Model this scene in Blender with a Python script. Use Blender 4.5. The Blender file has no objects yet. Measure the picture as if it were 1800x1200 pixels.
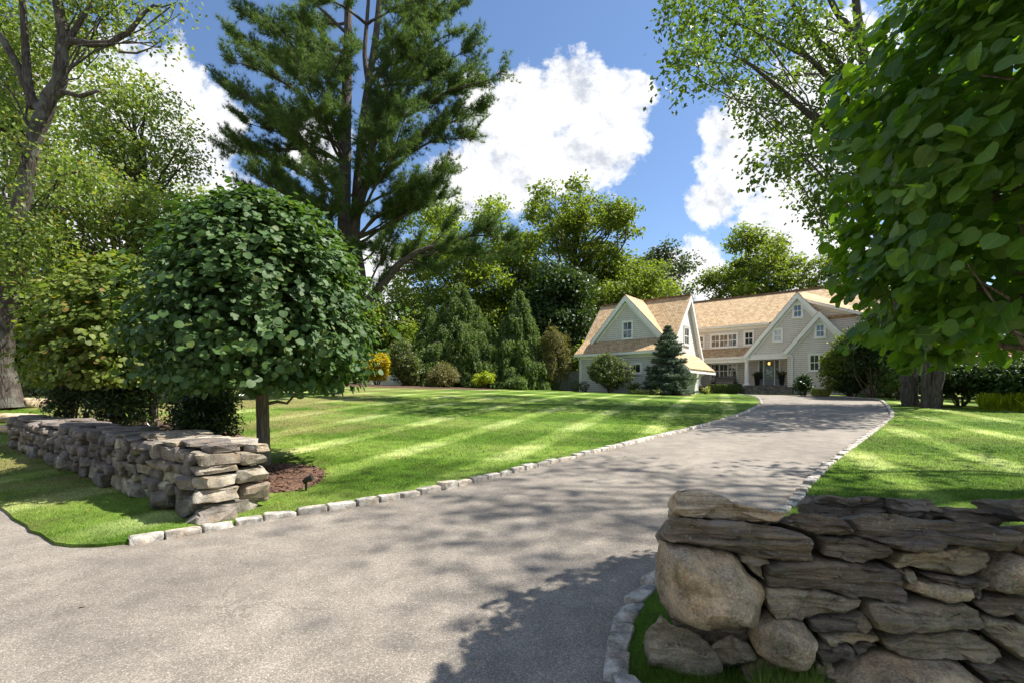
import bpy, bmesh, math
import numpy as np
from mathutils import Vector, noise as mnoise
from mathutils.geometry import delaunay_2d_cdt

FPX = 850.0                      # focal length of the photograph in its own pixels
EYE = 1.6
HORIZON = 690.0
scene = bpy.context.scene
COL = scene.collection
R = math.radians
rng = np.random.RandomState(7)

# ------------------------------------------------------------------ terrain
def sstep(a, b, x):
    t = np.clip((np.asarray(x, float) - a) / (b - a), 0, 1)
    return t * t * (3 - 2 * t)

def zf(X, Y):
    X = np.asarray(X, float); Y = np.asarray(Y, float)
    yy = np.clip(Y, 2.0, 60.0)
    base = 0.045 * np.clip(yy - 3, 0, None)
    k = 1.63
    base = np.where(base > k - 0.3, k - 0.3 + 0.3 * (1 - np.exp(-(base - k + 0.3) / 0.3)), base)
    lat = np.clip(np.minimum(0.68 * yy - 5.5, 12) - X, 0, 30)
    return base + 0.03 * lat * sstep(7, 20, yy)

def zg(x, y):
    return float(zf(x, y))

def G(px, py):
    """ground point that the photograph shows at this pixel"""
    r = (px - 900) / FPX; v = (py - HORIZON) / FPX
    lo, hi = 1.0, 60.0
    y = 1.0
    while y < 60:
        if EYE - v * y < zg(r * y, y): break
        y += 0.05
    return (r * y, y)

def at(px, py, Y):
    return np.array([(px - 900) / FPX * Y, Y, EYE + (HORIZON - py) / FPX * Y])

# ------------------------------------------------------------------ mesh tools
class MB:
    def __init__(s): s.V = []; s.F = {}; s.n = 0
    def add(s, V, F):
        V = np.asarray(V, np.float32).reshape(-1, 3)
        F = np.asarray(F, np.int32)
        s.V.append(V); s.F.setdefault(F.shape[1], []).append(F + s.n); s.n += len(V)
    def ngon(s, pts):
        s.add(pts, [list(range(len(pts)))])
    def box(s, x0, x1, y0, y1, z0, z1):
        V = [(x, y, z) for z in (z0, z1) for y in (y0, y1) for x in (x0, x1)]
        s.add(V, [(0, 2, 3, 1), (4, 5, 7, 6), (0, 1, 5, 4), (1, 3, 7, 5), (3, 2, 6, 7), (2, 0, 4, 6)])
    def prism(s, poly, off):
        """poly: list of 3-D points of a flat face; off: the vector it is swept along"""
        n = len(poly); P = np.asarray(poly, float); Q = P + np.asarray(off, float)
        V = np.vstack([P, Q])
        s.add(V, [list(range(n))]); s.F[n][-1] += 0
        s.add(V, [list(range(2 * n - 1, n - 1, -1))])
        s.add(V, [(i, i + n, (i + 1) % n + n, (i + 1) % n) for i in range(n)])
    def slab(s, quad, th):
        q = np.asarray(quad, float); nn = np.cross(q[1] - q[0], q[2] - q[0]); nn /= np.linalg.norm(nn)
        if nn[2] < 0: nn = -nn
        s.prism(quad, -nn * th)
    def tube(s, P, rad, n=8, cap=True, rough=0.0, seed=0):
        P = np.asarray(P, float); rad = np.asarray(rad, float) * np.ones(len(P))
        T = np.gradient(P, axis=0); T /= np.linalg.norm(T, axis=1)[:, None] + 1e-9
        ref = np.array([0.31, 0.17, 0.93]); 
        if abs(T[0] @ ref) > 0.9: ref = np.array([0.95, 0.2, 0.1])
        A = np.cross(T, ref); A /= np.linalg.norm(A, axis=1)[:, None] + 1e-9
        B = np.cross(T, A)
        th = np.linspace(0, 2 * math.pi, n, endpoint=False)
        rr = rad[:, None] * np.ones(n)
        if rough:
            q = np.random.RandomState(seed)
            ph = q.rand(3) * 6
            rr = rr * (1 + rough * (np.sin(3 * th + ph[0])[None] * .5 + np.sin(5 * th + ph[1])[None] * .35 + q.randn(len(P), n) * .35))
        V = P[:, None] + A[:, None] * (np.cos(th)[None, :, None] * rr[..., None]) + B[:, None] * (np.sin(th)[None, :, None] * rr[..., None])
        m = len(P); i = np.arange(m - 1)[:, None] * n; j = np.arange(n)[None]; j2 = (j + 1) % n
        F = np.stack([i + j, i + j2, i + n + j2, i + n + j], -1).reshape(-1, 4)
        s.add(V.reshape(-1, 3), F)
        if cap:
            s.ngon(V[0][::-1]); s.ngon(V[-1])
    def lathe(s, prof, n=20, c=(0, 0, 0)):
        th = np.linspace(0, 2 * math.pi, n, endpoint=False)
        pr = np.asarray(prof, float)
        V = np.stack([pr[:, 0:1] * np.cos(th), pr[:, 0:1] * np.sin(th), pr[:, 1:2] + 0 * th], -1) + np.asarray(c, float)
        m = len(pr); i = np.arange(m - 1)[:, None] * n; j = np.arange(n)[None]; j2 = (j + 1) % n
        s.add(V.reshape(-1, 3), np.stack([i + j, i + j2, i + n + j2, i + n + j], -1).reshape(-1, 4))
        s.ngon(V[0][::-1]); s.ngon(V[-1])
    def build(s, name, mat, parent=None, smooth=False, uv=None, sharp=0):
        me = bpy.data.meshes.new(name)
        V = np.concatenate(s.V)
        me.vertices.add(len(V)); me.vertices.foreach_set('co', V.ravel())
        loops = []; tot = []
        for k, fs in s.F.items():
            f = np.concatenate(fs); loops.append(f.ravel()); tot.append(np.full(len(f), k, np.int32))
        loops = np.concatenate(loops); tot = np.concatenate(tot)
        st = np.concatenate([[0], np.cumsum(tot)[:-1]]).astype(np.int32)
        me.loops.add(len(loops)); me.loops.foreach_set('vertex_index', loops.astype(np.int32))
        me.polygons.add(len(tot)); me.polygons.foreach_set('loop_start', st)
        me.polygons.foreach_set('use_smooth', np.full(len(tot), bool(smooth)))
        if uv is not None:
            l = me.uv_layers.new(name='UVMap')
            l.data.foreach_set('uv', uv[loops].astype(np.float32).ravel())
        me.update(calc_edges=True)
        me.materials.append(mat)
        if sharp: me.set_sharp_from_angle(angle=R(sharp))
        o = bpy.data.objects.new(name, me); COL.objects.link(o)
        if parent is not None: o.parent = parent
        return o

def tag(o, label=None, cat=None, group=None, kind=None):
    if label: o['label'] = label
    if cat: o['category'] = cat
    if group: o['group'] = group
    if kind: o['kind'] = kind
    return o

def empty(name, loc, label, cat, group=None, rz=0.0):
    o = bpy.data.objects.new(name, None); COL.objects.link(o)
    o.location = loc; o.rotation_euler = (0, 0, rz); o.empty_display_size = 0.2
    return tag(o, label, cat, group)

# ------------------------------------------------------------------ materials
def nd(nt, t, ins=None, **at_):
    n = nt.nodes.new(t)
    for k, v in at_.items(): setattr(n, k, v)
    for k, v in (ins or {}).items():
        s = n.inputs[k]
        if isinstance(v, bpy.types.NodeSocket): nt.links.new(v, s)
        else: s.default_value = v
    return n
def c4(c): return (c[0], c[1], c[2], 1.0)
def ramp(nt, fac, stops, interp='LINEAR'):
    n = nt.nodes.new('ShaderNodeValToRGB'); n.color_ramp.interpolation = interp
    e = n.color_ramp.elements
    while len(e) < len(stops): e.new(0.5)
    for el, (p, c) in zip(e, stops):
        el.position = p; el.color = c4(c) if not isinstance(c, (int, float)) else (c, c, c, 1)
    nt.links.new(fac, n.inputs['Fac'])
    return n.outputs['Color']
def mixc(nt, f, a, b, mode='MIX'):
    n = nt.nodes.new('ShaderNodeMix'); n.data_type = 'RGBA'; n.blend_type = mode
    for idx, v in ((0, f), (6, a), (7, b)):
        s = n.inputs[idx]
        if isinstance(v, bpy.types.NodeSocket): nt.links.new(v, s)
        elif idx == 0: s.default_value = v
        else: s.default_value = c4(v)
    return n.outputs[2]
def math_(nt, op, a, b=None, c=None, clamp=False):
    n = nt.nodes.new('ShaderNodeMath'); n.operation = op; n.use_clamp = clamp
    for i, v in enumerate((a, b, c)):
        if v is None: continue
        if isinstance(v, bpy.types.NodeSocket): nt.links.new(v, n.inputs[i])
        else: n.inputs[i].default_value = v
    return n.outputs[0]
def newmat(name):
    m = bpy.data.materials.new(name); m.use_nodes = True
    nt = m.node_tree; b = nt.nodes['Principled BSDF']; b.inputs['Roughness'].default_value = 0.8
    return m, nt, b
def coord(nt, which='Object'): return nt.nodes.new('ShaderNodeTexCoord').outputs[which]
def mapping(nt, vec, scale=(1, 1, 1), rot=(0, 0, 0), loc=(0, 0, 0)):
    return nd(nt, 'ShaderNodeMapping', {'Vector': vec, 'Scale': scale, 'Rotation': rot, 'Location': loc}).outputs[0]
def noise(nt, vec, scale, detail=4, rough=0.55, dist=0.0):
    return nd(nt, 'ShaderNodeTexNoise', {'Vector': vec, 'Scale': scale, 'Detail': detail, 'Roughness': rough, 'Distortion': dist}).outputs['Fac']
def bump(nt, b, h, strength, dist):
    n = nd(nt, 'ShaderNodeBump', {'Strength': strength, 'Distance': dist, 'Height': h})
    nt.links.new(n.outputs[0], b.inputs['Normal'])

def leafmat(name, dark, lite, trans=0.4, tcol=None, rough=0.45, uvvein=False, spec=0.35, accent=None):
    m, nt, b = newmat(name)
    geo = nt.nodes.new('ShaderNodeNewGeometry')
    rnd = geo.outputs['Random Per Island']
    stops = [(0.0, dark), (0.85, lite)]
    if accent: stops = [(0.0, dark), (0.8, lite), (0.93, lite), (0.96, accent)]
    col = ramp(nt, rnd, stops)
    n = noise(nt, coord(nt), 0.55, 3)
    col = mixc(nt, ramp(nt, n, [(0.35, 0), (0.65, 1)]), col, mixc(nt, 1.0, col, (1.25, 1.2, 0.95), 'MULTIPLY'))
    if uvvein:
        uv = nt.nodes.new('ShaderNodeSeparateXYZ'); nt.links.new(coord(nt, 'UV'), uv.inputs[0])
        a = math_(nt, 'ABSOLUTE', math_(nt, 'SUBTRACT', uv.outputs[1], 0.5))
        mid = math_(nt, 'LESS_THAN', a, 0.018)
        w = math_(nt, 'SINE', math_(nt, 'MULTIPLY', math_(nt, 'SUBTRACT', uv.outputs[0], math_(nt, 'MULTIPLY', a, 0.9)), 42.0))
        side = math_(nt, 'GREATER_THAN', w, 0.965)
        v = math_(nt, 'MAXIMUM', mid, math_(nt, 'MULTIPLY', side, 0.5))
        col = mixc(nt, math_(nt, 'MULTIPLY', v, 0.5), col, (lite[0] * 1.9, lite[1] * 1.6, lite[2] * 1.5))
        bump(nt, b, w, 0.25, 0.004)
    nt.links.new(col, b.inputs['Base Color'])
    b.inputs['Roughness'].default_value = rough
    b.inputs['Specular IOR Level'].default_value = spec
    tr = nd(nt, 'ShaderNodeBsdfTranslucent', {'Color': mixc(nt, 1.0, col, tcol or (1.6, 1.7, 0.6), 'MULTIPLY')})
    mx = nd(nt, 'ShaderNodeMixShader', {0: trans, 1: b.outputs[0], 2: tr.outputs[0]})
    nt.links.new(mx.outputs[0], nt.nodes['Material Output'].inputs['Surface'])
    return m

def barkmat(name, a, b_, lichen=None, scale=1.0, zs=0.16):
    m, nt, b = newmat(name)
    co = coord(nt)
    mp = mapping(nt, co, (9 * scale, 9 * scale, 9 * scale * zs))
    n = noise(nt, mp, 1.0, 6, 0.65, 0.6)
    v = nd(nt, 'ShaderNodeTexVoronoi', {'Vector': mp, 'Scale': 1.3}, feature='DISTANCE_TO_EDGE').outputs['Distance']
    h = math_(nt, 'ADD', n, math_(nt, 'MULTIPLY', ramp(nt, v, [(0, 0), (0.25, 1)]), 0.5))
    col = ramp(nt, h, [(0.3, a), (1.1, b_)])
    if lichen:
        ln = noise(nt, co, 2.2, 5, 0.6)
        col = mixc(nt, ramp(nt, ln, [(0.5, 0), (0.62, 0.75)]), col, lichen)
    nt.links.new(col, b.inputs['Base Color']); b.inputs['Roughness'].default_value = 0.9
    bump(nt, b, h, 0.9, 0.03)
    return m

def plain(name, col, rough=0.5, metal=0.0, nz=0.12, nscale=4.0):
    m, nt, b = newmat(name)
    n = noise(nt, coord(nt), nscale, 4)
    lo = tuple(x * (1 - nz) for x in col); hi = tuple(min(1, x * (1 + nz)) for x in col)
    nt.links.new(ramp(nt, n, [(0.3, lo), (0.7, hi)]), b.inputs['Base Color'])
    b.inputs['Roughness'].default_value = rough; b.inputs['Metallic'].default_value = metal
    return m

def stonemat(name, tones, strat=0.0, lichen=(0.36, 0.36, 0.27), scale=1.0, moss=None):
    m, nt, b = newmat(name)
    oi = nt.nodes.new('ShaderNodeObjectInfo')
    co = coord(nt)
    off = nd(nt, 'ShaderNodeVectorMath', {0: co}, operation='ADD'); 
    sc = nd(nt, 'ShaderNodeCombineXYZ', {0: math_(nt, 'MULTIPLY', oi.outputs['Random'], 37.0), 1: math_(nt, 'MULTIPLY', oi.outputs['Random'], 91.0), 2: 0.0})
    nt.links.new(sc.outputs[0], off.inputs[1])
    v = off.outputs[0]
    tone = ramp(nt, oi.outputs['Random'], [(i / max(1, len(tones) - 1), t) for i, t in enumerate(tones)])
    big = noise(nt, v, 5 * scale, 6, 0.65)
    fine = noise(nt, v, 70 * scale, 4, 0.7)
    gr = nd(nt, 'ShaderNodeTexVoronoi', {'Vector': v, 'Scale': 160 * scale}).outputs['Color']
    f = math_(nt, 'ADD', math_(nt, 'MULTIPLY', big, 0.75), math_(nt, 'MULTIPLY', fine, 0.45))
    if strat:
        sv = mapping(nt, v, (1.6, 1.6, 34 * scale))
        sn = noise(nt, sv, 1.0, 6, 0.7, 0.35)
        f = math_(nt, 'ADD', math_(nt, 'MULTIPLY', f, 1 - strat * 0.6), math_(nt, 'MULTIPLY', sn, strat * 0.75))
    f = math_(nt, 'ADD', f, math_(nt, 'MULTIPLY', math_(nt, 'SUBTRACT', noise(nt, v, 260 * scale, 3, 0.7), 0.5), 0.22))
    br = ramp(nt, f, [(0.40, 0.18), (0.50, 0.62), (0.58, 1.05), (0.70, 1.9)])
    col = mixc(nt, 1.0, tone, br, 'MULTIPLY')
    warm = noise(nt, v, 3.3 * scale, 3)
    col = mixc(nt, ramp(nt, warm, [(0.45, 0), (0.7, 0.55)]), col, mixc(nt, 1.0, col, (1.25, 0.98, 0.68), 'MULTIPLY'))
    col = mixc(nt, 0.18, col, gr, 'SOFT_LIGHT')
    if moss:
        mn = noise(nt, v, 4.0 * scale, 5, 0.6)
        col = mixc(nt, ramp(nt, mn, [(0.56, 0), (0.68, 0.6)]), col, moss)
    ln = nd(nt, 'ShaderNodeTexVoronoi', {'Vector': nd(nt, 'ShaderNodeVectorMath', {0: v, 1: nd(nt, 'ShaderNodeVectorMath', {0: nd(nt, 'ShaderNodeTexNoise', {'Vector': v, 'Scale': 30.0}).outputs['Color'], 'Scale': 0.03}, operation='SCALE').outputs[0]}, operation='ADD').outputs[0], 'Scale': 21 * scale}).outputs['Distance']
    msk = math_(nt, 'MULTIPLY', ramp(nt, ln, [(0.10, 1), (0.22, 0)]), ramp(nt, noise(nt, v, 2.5 * scale, 2), [(0.5, 0), (0.6, 0.8)]))
    col = mixc(nt, msk, col, lichen)
    l2 = nd(nt, 'ShaderNodeTexVoronoi', {'Vector': v, 'Scale': 62 * scale}).outputs['Distance']
    col = mixc(nt, math_(nt, 'MULTIPLY', ramp(nt, l2, [(0.12, 1), (0.2, 0)]), ramp(nt, noise(nt, v, 6 * scale, 3), [(0.5, 0), (0.62, 0.85)])), col, (0.44, 0.44, 0.38))
    nt.links.new(col, b.inputs['Base Color']); b.inputs['Roughness'].default_value = 0.85
    bump(nt, b, f, 1.0, 0.03)
    return m

MAT = {}
def mat_asphalt():
    m, nt, b = newmat('asphalt')
    co = coord(nt)
    big = noise(nt, co, 0.35, 5, 0.6)
    mid = noise(nt, co, 3.0, 5, 0.6)
    base = ramp(nt, big, [(0.3, (0.175, 0.153, 0.126)), (0.7, (0.285, 0.252, 0.208))])
    base = mixc(nt, 0.6, base, ramp(nt, mid, [(0.3, 0.3), (0.75, 0.72)]), 'OVERLAY')
    v = nd(nt, 'ShaderNodeTexVoronoi', {'Vector': co, 'Scale': 150.0})
    v2 = nd(nt, 'ShaderNodeTexVoronoi', {'Vector': co, 'Scale': 60.0})
    sp = nd(nt, 'ShaderNodeSeparateColor', {0: v.outputs['Color']}).outputs[0]
    sp2 = nd(nt, 'ShaderNodeSeparateColor', {0: v2.outputs['Color']}).outputs[0]
    col = mixc(nt, 1.0, base, ramp(nt, sp, [(0.0, 0.58), (0.35, 0.88), (0.7, 1.08), (0.88, 1.28), (0.96, 1.7)]), 'MULTIPLY')
    spk = math_(nt, 'MULTIPLY', math_(nt, 'GREATER_THAN', sp2, 0.86), math_(nt, 'LESS_THAN', v2.outputs['Distance'], 0.3))
    col = mixc(nt, math_(nt, 'MULTIPLY', spk, 0.7), col, (0.46, 0.43, 0.38))
    # cracks
    wob = nd(nt, 'ShaderNodeTexNoise', {'Vector': co, 'Scale': 1.7, 'Detail': 6.0, 'Roughness': 0.65}).outputs['Color']
    dv = nd(nt, 'ShaderNodeVectorMath', {0: co, 1: nd(nt, 'ShaderNodeVectorMath', {0: wob, 'Scale': 0.9}, operation='SCALE').outputs[0]}, operation='ADD').outputs[0]
    ed = nd(nt, 'ShaderNodeTexVoronoi', {'Vector': dv, 'Scale': 0.42}, feature='DISTANCE_TO_EDGE').outputs['Distance']
    ck = math_(nt, 'MULTIPLY', ramp(nt, ed, [(0.0015, 1), (0.005, 0)]), ramp(nt, noise(nt, co, 0.7, 2), [(0.5, 0), (0.56, 0.42)]))
    col = mixc(nt, ck, col, (0.03, 0.028, 0.026))
    # dark tyre-polished / oil patches
    ac = nd(nt, 'ShaderNodeAttribute', attribute_name='across').outputs['Fac']
    an = math_(nt, 'ADD', ac, math_(nt, 'MULTIPLY', math_(nt, 'SUBTRACT', big, 0.5), 0.12))
    trk = ramp(nt, an, [(0.18, 0), (0.29, 1), (0.40, 0.1), (0.52, 0.1), (0.65, 1), (0.78, 0)])
    col = mixc(nt, math_(nt, 'MULTIPLY', trk, 0.30), col, mixc(nt, 1.0, col, (0.62, 0.62, 0.63), 'MULTIPLY'))
    edg = math_(nt, 'MULTIPLY', ramp(nt, ac, [(0.0, 1), (0.06, 0.0), (0.95, 0.0), (1.0, 1)]), ramp(nt, noise(nt, co, 4.0, 5, 0.7), [(0.4, 0), (0.62, 0.8)]))
    col = mixc(nt, edg, col, (0.12, 0.092, 0.06))
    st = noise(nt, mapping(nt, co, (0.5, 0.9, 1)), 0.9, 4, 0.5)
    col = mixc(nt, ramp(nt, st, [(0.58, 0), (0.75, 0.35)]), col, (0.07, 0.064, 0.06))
    nt.links.new(col, b.inputs['Base Color']); b.inputs['Roughness'].default_value = 0.85
    hh = math_(nt, 'SUBTRACT', math_(nt, 'SUBTRACT', 1.0, v.outputs['Distance']), math_(nt, 'MULTIPLY', ck, 2.0))
    bump(nt, b, hh, 0.6, 0.004)
    return m

def lawn_colour(nt):
    co = coord(nt)
    big = noise(nt, co, 0.28, 5, 0.6)
    mid = noise(nt, co, 2.6, 5, 0.65)
    fine = noise(nt, mapping(nt, co, (60, 26, 20)), 1.0, 4, 0.7)
    col = ramp(nt, big, [(0.3, (0.050, 0.106, 0.009)), (0.55, (0.072, 0.140, 0.011)), (0.75, (0.120, 0.175, 0.024))])
    col = mixc(nt, 0.8, col, ramp(nt, mid, [(0.3, 0.3), (0.7, 0.75)]), 'OVERLAY')
    sep = nt.nodes.new('ShaderNodeSeparateXYZ'); nt.links.new(co, sep.inputs[0])
    def stripes(ang, width, lo=0.3, hi=0.7):
        u = math_(nt, 'ADD', math_(nt, 'MULTIPLY', sep.outputs[0], math.cos(ang)), math_(nt, 'MULTIPLY', sep.outputs[1], math.sin(ang)))
        u = math_(nt, 'ADD', u, math_(nt, 'MULTIPLY', mid, 0.12))
        s = math_(nt, 'SINE', math_(nt, 'MULTIPLY', u, math.pi / width))
        return ramp(nt, math_(nt, 'MULTIPLY_ADD', s, 0.5, 0.5), [(lo, 0), (hi, 1)])
    s1 = stripes(R(-23), 1.1, 0.72, 0.95); s2 = stripes(R(83), 2.3, 0.45, 0.8)
    col = mixc(nt, math_(nt, 'MULTIPLY', s1, 0.85), col, mixc(nt, 1.0, col, (2.6, 1.95, 4.5), 'MULTIPLY'))
    col = mixc(nt, math_(nt, 'MULTIPLY', s2, 0.8), col, mixc(nt, 1.0, col, (2.3, 1.8, 3.6), 'MULTIPLY'))
    # dry, worn patches
    dry = noise(nt, co, 0.45, 6, 0.65)
    left = ramp(nt, math_(nt, 'MULTIPLY_ADD', sep.outputs[0], -0.06, 0.3), [(0.3, 0.25), (0.9, 1)])
    dry = math_(nt, 'ADD', dry, math_(nt, 'MULTIPLY', ramp(nt, math_(nt, 'MULTIPLY_ADD', sep.outputs[0], -0.12, -0.40), [(0.0, 0), (0.5, 1)]), 0.12))
    f = math_(nt, 'MULTIPLY', ramp(nt, dry, [(0.52, 0), (0.66, 0.75)]), left)
    col = mixc(nt, f, col, (0.25, 0.21, 0.09))
    return col, fine, mid
def mat_lawn():
    m, nt, b = newmat('lawn')
    col, fine, mid = lawn_colour(nt)
    col = mixc(nt, 1.0, col, ramp(nt, fine, [(0.25, 0.55), (0.75, 1.4)]), 'MULTIPLY')
    nt.links.new(col, b.inputs['Base Color']); b.inputs['Roughness'].default_value = 0.9
    b.inputs['Specular IOR Level'].default_value = 0.15
    bump(nt, b, fine, 0.8, 0.03)
    return m
def mat_blades():
    m, nt, b = newmat('grass_blades')
    col, fine, mid = lawn_colour(nt)
    rnd = nt.nodes.new('ShaderNodeNewGeometry').outputs['Random Per Island']
    col = mixc(nt, 1.0, col, ramp(nt, rnd, [(0.0, 0.55), (0.6, 1.2), (1.0, 1.8)]), 'MULTIPLY')
    col = mixc(nt, ramp(nt, rnd, [(0.9, 0), (0.93, 0.6)]), col, (0.26, 0.22, 0.09))
    nt.links.new(col, b.inputs['Base Color']); b.inputs['Roughness'].default_value = 0.5
    b.inputs['Specular IOR Level'].default_value = 0.25
    tr = nd(nt, 'ShaderNodeBsdfTranslucent', {'Color': mixc(nt, 1.0, col, (1.5, 1.6, 0.8), 'MULTIPLY')})
    mx = nd(nt, 'ShaderNodeMixShader', {0: 0.35, 1: b.outputs[0], 2: tr.outputs[0]})
    nt.links.new(mx.outputs[0], nt.nodes['Material Output'].inputs['Surface'])
    return m
def mat_mulch():
    m, nt, b = newmat('bark_mulch')
    co = coord(nt)
    v = nd(nt, 'ShaderNodeTexVoronoi', {'Vector': mapping(nt, co, (26, 46, 30)), 'Scale': 1.0, 'Randomness': 1.0})
    s = nd(nt, 'ShaderNodeSeparateColor', {0: v.outputs['Color']}).outputs[0]
    col = ramp(nt, s, [(0, (0.045, 0.022, 0.014)), (0.6, (0.12, 0.06, 0.036)), (1, (0.22, 0.12, 0.07))])
    nt.links.new(col, b.inputs['Base Color'])
    bump(nt, b, math_(nt, 'ADD', s, noise(nt, co, 20, 4)), 1.0, 0.03)
    return m
def mat_siding():
    m, nt, b = newmat('shingle_siding')
    co = coord(nt)
    sep = nt.nodes.new('ShaderNodeSeparateXYZ'); nt.links.new(co, sep.inputs[0])
    u = math_(nt, 'ADD', sep.outputs[0], sep.outputs[1])
    uv = nd(nt, 'ShaderNodeCombineXYZ', {0: u, 1: sep.outputs[2], 2: 0.0}).outputs[0]
    br = nd(nt, 'ShaderNodeTexBrick', {'Vector': uv, 'Color1': c4((0.77, 0.735, 0.70)), 'Color2': c4((0.70, 0.665, 0.63)), 'Mortar': c4((0.50, 0.475, 0.445)), 'Scale': 1.0, 'Mortar Size': 0.007, 'Mortar Smooth': 0.3, 'Brick Width': 0.19, 'Row Height': 0.16}, offset=0.37, squash=1.0)
    zz = math_(nt, 'FRACT', math_(nt, 'DIVIDE', sep.outputs[2], 0.16))
    n = noise(nt, co, 1.1, 4)
    line = ramp(nt, zz, [(0.0, 0.55), (0.16, 0.6), (0.24, 1.0)])
    col = mixc(nt, 0.3, mixc(nt, 1.0, br.outputs['Color'], line, 'MULTIPLY'), ramp(nt, n, [(0.3, 0.36), (0.7, 0.62)]), 'OVERLAY')
    nt.links.new(col, b.inputs['Base Color']); b.inputs['Roughness'].default_value = 0.75
    bump(nt, b, math_(nt, 'SUBTRACT', 1.0, zz), 0.5, 0.025)
    return m
def mat_roof():
    m, nt, b = newmat('cedar_shingles')
    co = coord(nt)
    sep = nt.nodes.new('ShaderNodeSeparateXYZ'); nt.links.new(co, sep.inputs[0])
    nrm = nt.nodes.new('ShaderNodeNewGeometry')
    vt = nd(nt, 'ShaderNodeVectorTransform', {0: nrm.outputs['Normal']}, vector_type='NORMAL', convert_from='WORLD', convert_to='OBJECT')
    ns = nt.nodes.new('ShaderNodeSeparateXYZ'); nt.links.new(vt.outputs[0], ns.inputs[0])
    sidew = math_(nt, 'GREATER_THAN', math_(nt, 'ABSOLUTE', ns.outputs[0]), math_(nt, 'ABSOLUTE', ns.outputs[1]))
    u = nd(nt, 'ShaderNodeMix', {0: sidew, 2: sep.outputs[0], 3: sep.outputs[1]}).outputs[0]
    uv = nd(nt, 'ShaderNodeCombineXYZ', {0: u, 1: math_(nt, 'MULTIPLY', sep.outputs[2], 1.4), 2: 0.0}).outputs[0]
    br = nd(nt, 'ShaderNodeTexBrick', {'Vector': uv, 'Color1': c4((0.585, 0.425, 0.245)), 'Color2': c4((0.37, 0.24, 0.122)), 'Mortar': c4((0.15, 0.085, 0.04)), 'Scale': 1.0, 'Mortar Size': 0.012, 'Mortar Smooth': 0.3, 'Bias': -0.2, 'Brick Width': 0.22, 'Row Height': 0.19}, offset=0.41)
    n = noise(nt, nd(nt, 'ShaderNodeCombineXYZ', {0: math_(nt, 'MULTIPLY', u, 2.2), 1: math_(nt, 'MULTIPLY', sep.outputs[2], 6.0), 2: 0.0}).outputs[0], 1.0, 5, 0.7)
    col = mixc(nt, 0.55, br.outputs['Color'], ramp(nt, n, [(0.3, 0.25), (0.7, 0.78)]), 'OVERLAY')
    nt.links.new(col, b.inputs['Base Color']); b.inputs['Roughness'].default_value = 0.85
    zz = math_(nt, 'FRACT', math_(nt, 'DIVIDE', math_(nt, 'MULTIPLY', sep.outputs[2], 1.4), 0.19))
    bump(nt, b, math_(nt, 'SUBTRACT', n, zz), 0.5, 0.03)
    return m
def mat_glass():
    m, nt, b = newmat('window_glass')
    n = noise(nt, coord(nt), 1.1, 2)
    nt.links.new(ramp(nt, n, [(0.35, (0.012, 0.016, 0.018)), (0.7, (0.05, 0.055, 0.055))]), b.inputs['Base Color'])
    b.inputs['Roughness'].default_value = 0.03; b.inputs['IOR'].default_value = 1.9
    bump(nt, b, noise(nt, coord(nt), 0.8, 1), 0.08, 0.05)
    return m

MAT['asphalt'] = mat_asphalt(); MAT['lawn'] = mat_lawn(); MAT['blades'] = mat_blades(); MAT['mulch'] = mat_mulch()
MAT['siding'] = mat_siding(); MAT['roof'] = mat_roof(); MAT['glass'] = mat_glass()
MAT['white'] = plain('white_paint', (0.88, 0.88, 0.875), 0.45, nz=0.04)
MAT['blind'] = plain('window_blind', (0.55, 0.6, 0.66), 0.2, nz=0.08)
MAT['door'] = plain('blue_grey_paint', (0.20, 0.25, 0.29), 0.4)
MAT['black'] = plain('black_metal', (0.018, 0.018, 0.02), 0.45)
MAT['grey'] = plain('grey_teak', (0.16, 0.15, 0.145), 0.7)
MAT['fence'] = plain('fence_paint', (0.33, 0.32, 0.30), 0.7, nz=0.2)
MAT['whitefence'] = plain('white_fence_paint', (0.72, 0.72, 0.70), 0.6, nz=0.08)
MAT['farwall'] = plain('far_cream_paint', (0.62, 0.57, 0.42), 0.7, nz=0.08)
MAT['bluestone'] = stonemat('bluestone', [(0.16, 0.155, 0.15), (0.2, 0.19, 0.18)], scale=0.6)
MAT['granite'] = stonemat('granite', [(0.33, 0.315, 0.285), (0.43, 0.41, 0.37), (0.37, 0.34, 0.30)], scale=1.6)
MAT['fieldstone'] = stonemat('fieldstone', [(0.22, 0.198, 0.16), (0.13, 0.112, 0.10), (0.28, 0.255, 0.205), (0.20, 0.162, 0.118), (0.32, 0.29, 0.235), (0.16, 0.15, 0.138), (0.115, 0.098, 0.088)], strat=0.25)
MAT['boulder'] = stonemat('boulder_granite', [(0.37, 0.295, 0.20), (0.40, 0.32, 0.215)], scale=1.0, moss=(0.15, 0.15, 0.05))
MAT['slate'] = stonemat('dark_schist', [(0.130, 0.108, 0.083), (0.170, 0.140, 0.106), (0.108, 0.090, 0.070)], strat=1.0, moss=(0.10, 0.10, 0.05))
MAT['schist'] = stonemat('brown_schist', [(0.24, 0.20, 0.14), (0.195, 0.165, 0.12), (0.29, 0.245, 0.165)], strat=0.6)
MAT['soil'] = plain('dark_soil', (0.035, 0.026, 0.018), 0.95, nz=0.5, nscale=12)
MAT['pale_schist'] = stonemat('pale_schist', [(0.37, 0.305, 0.21), (0.38, 0.31, 0.22)], strat=0.8)
MAT['bark_grey'] = barkmat('grey_bark', (0.016, 0.012, 0.009), (0.088, 0.070, 0.055), (0.13, 0.13, 0.105))
MAT['bark_dark'] = barkmat('dark_bark', (0.022, 0.017, 0.014), (0.115, 0.092, 0.075))
MAT['bark_smooth'] = barkmat('young_bark', (0.09, 0.07, 0.052), (0.24, 0.195, 0.145), None, 1.6, 0.1)
MAT['twig'] = plain('twig', (0.10, 0.065, 0.04), 0.8, nz=0.3)

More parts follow.
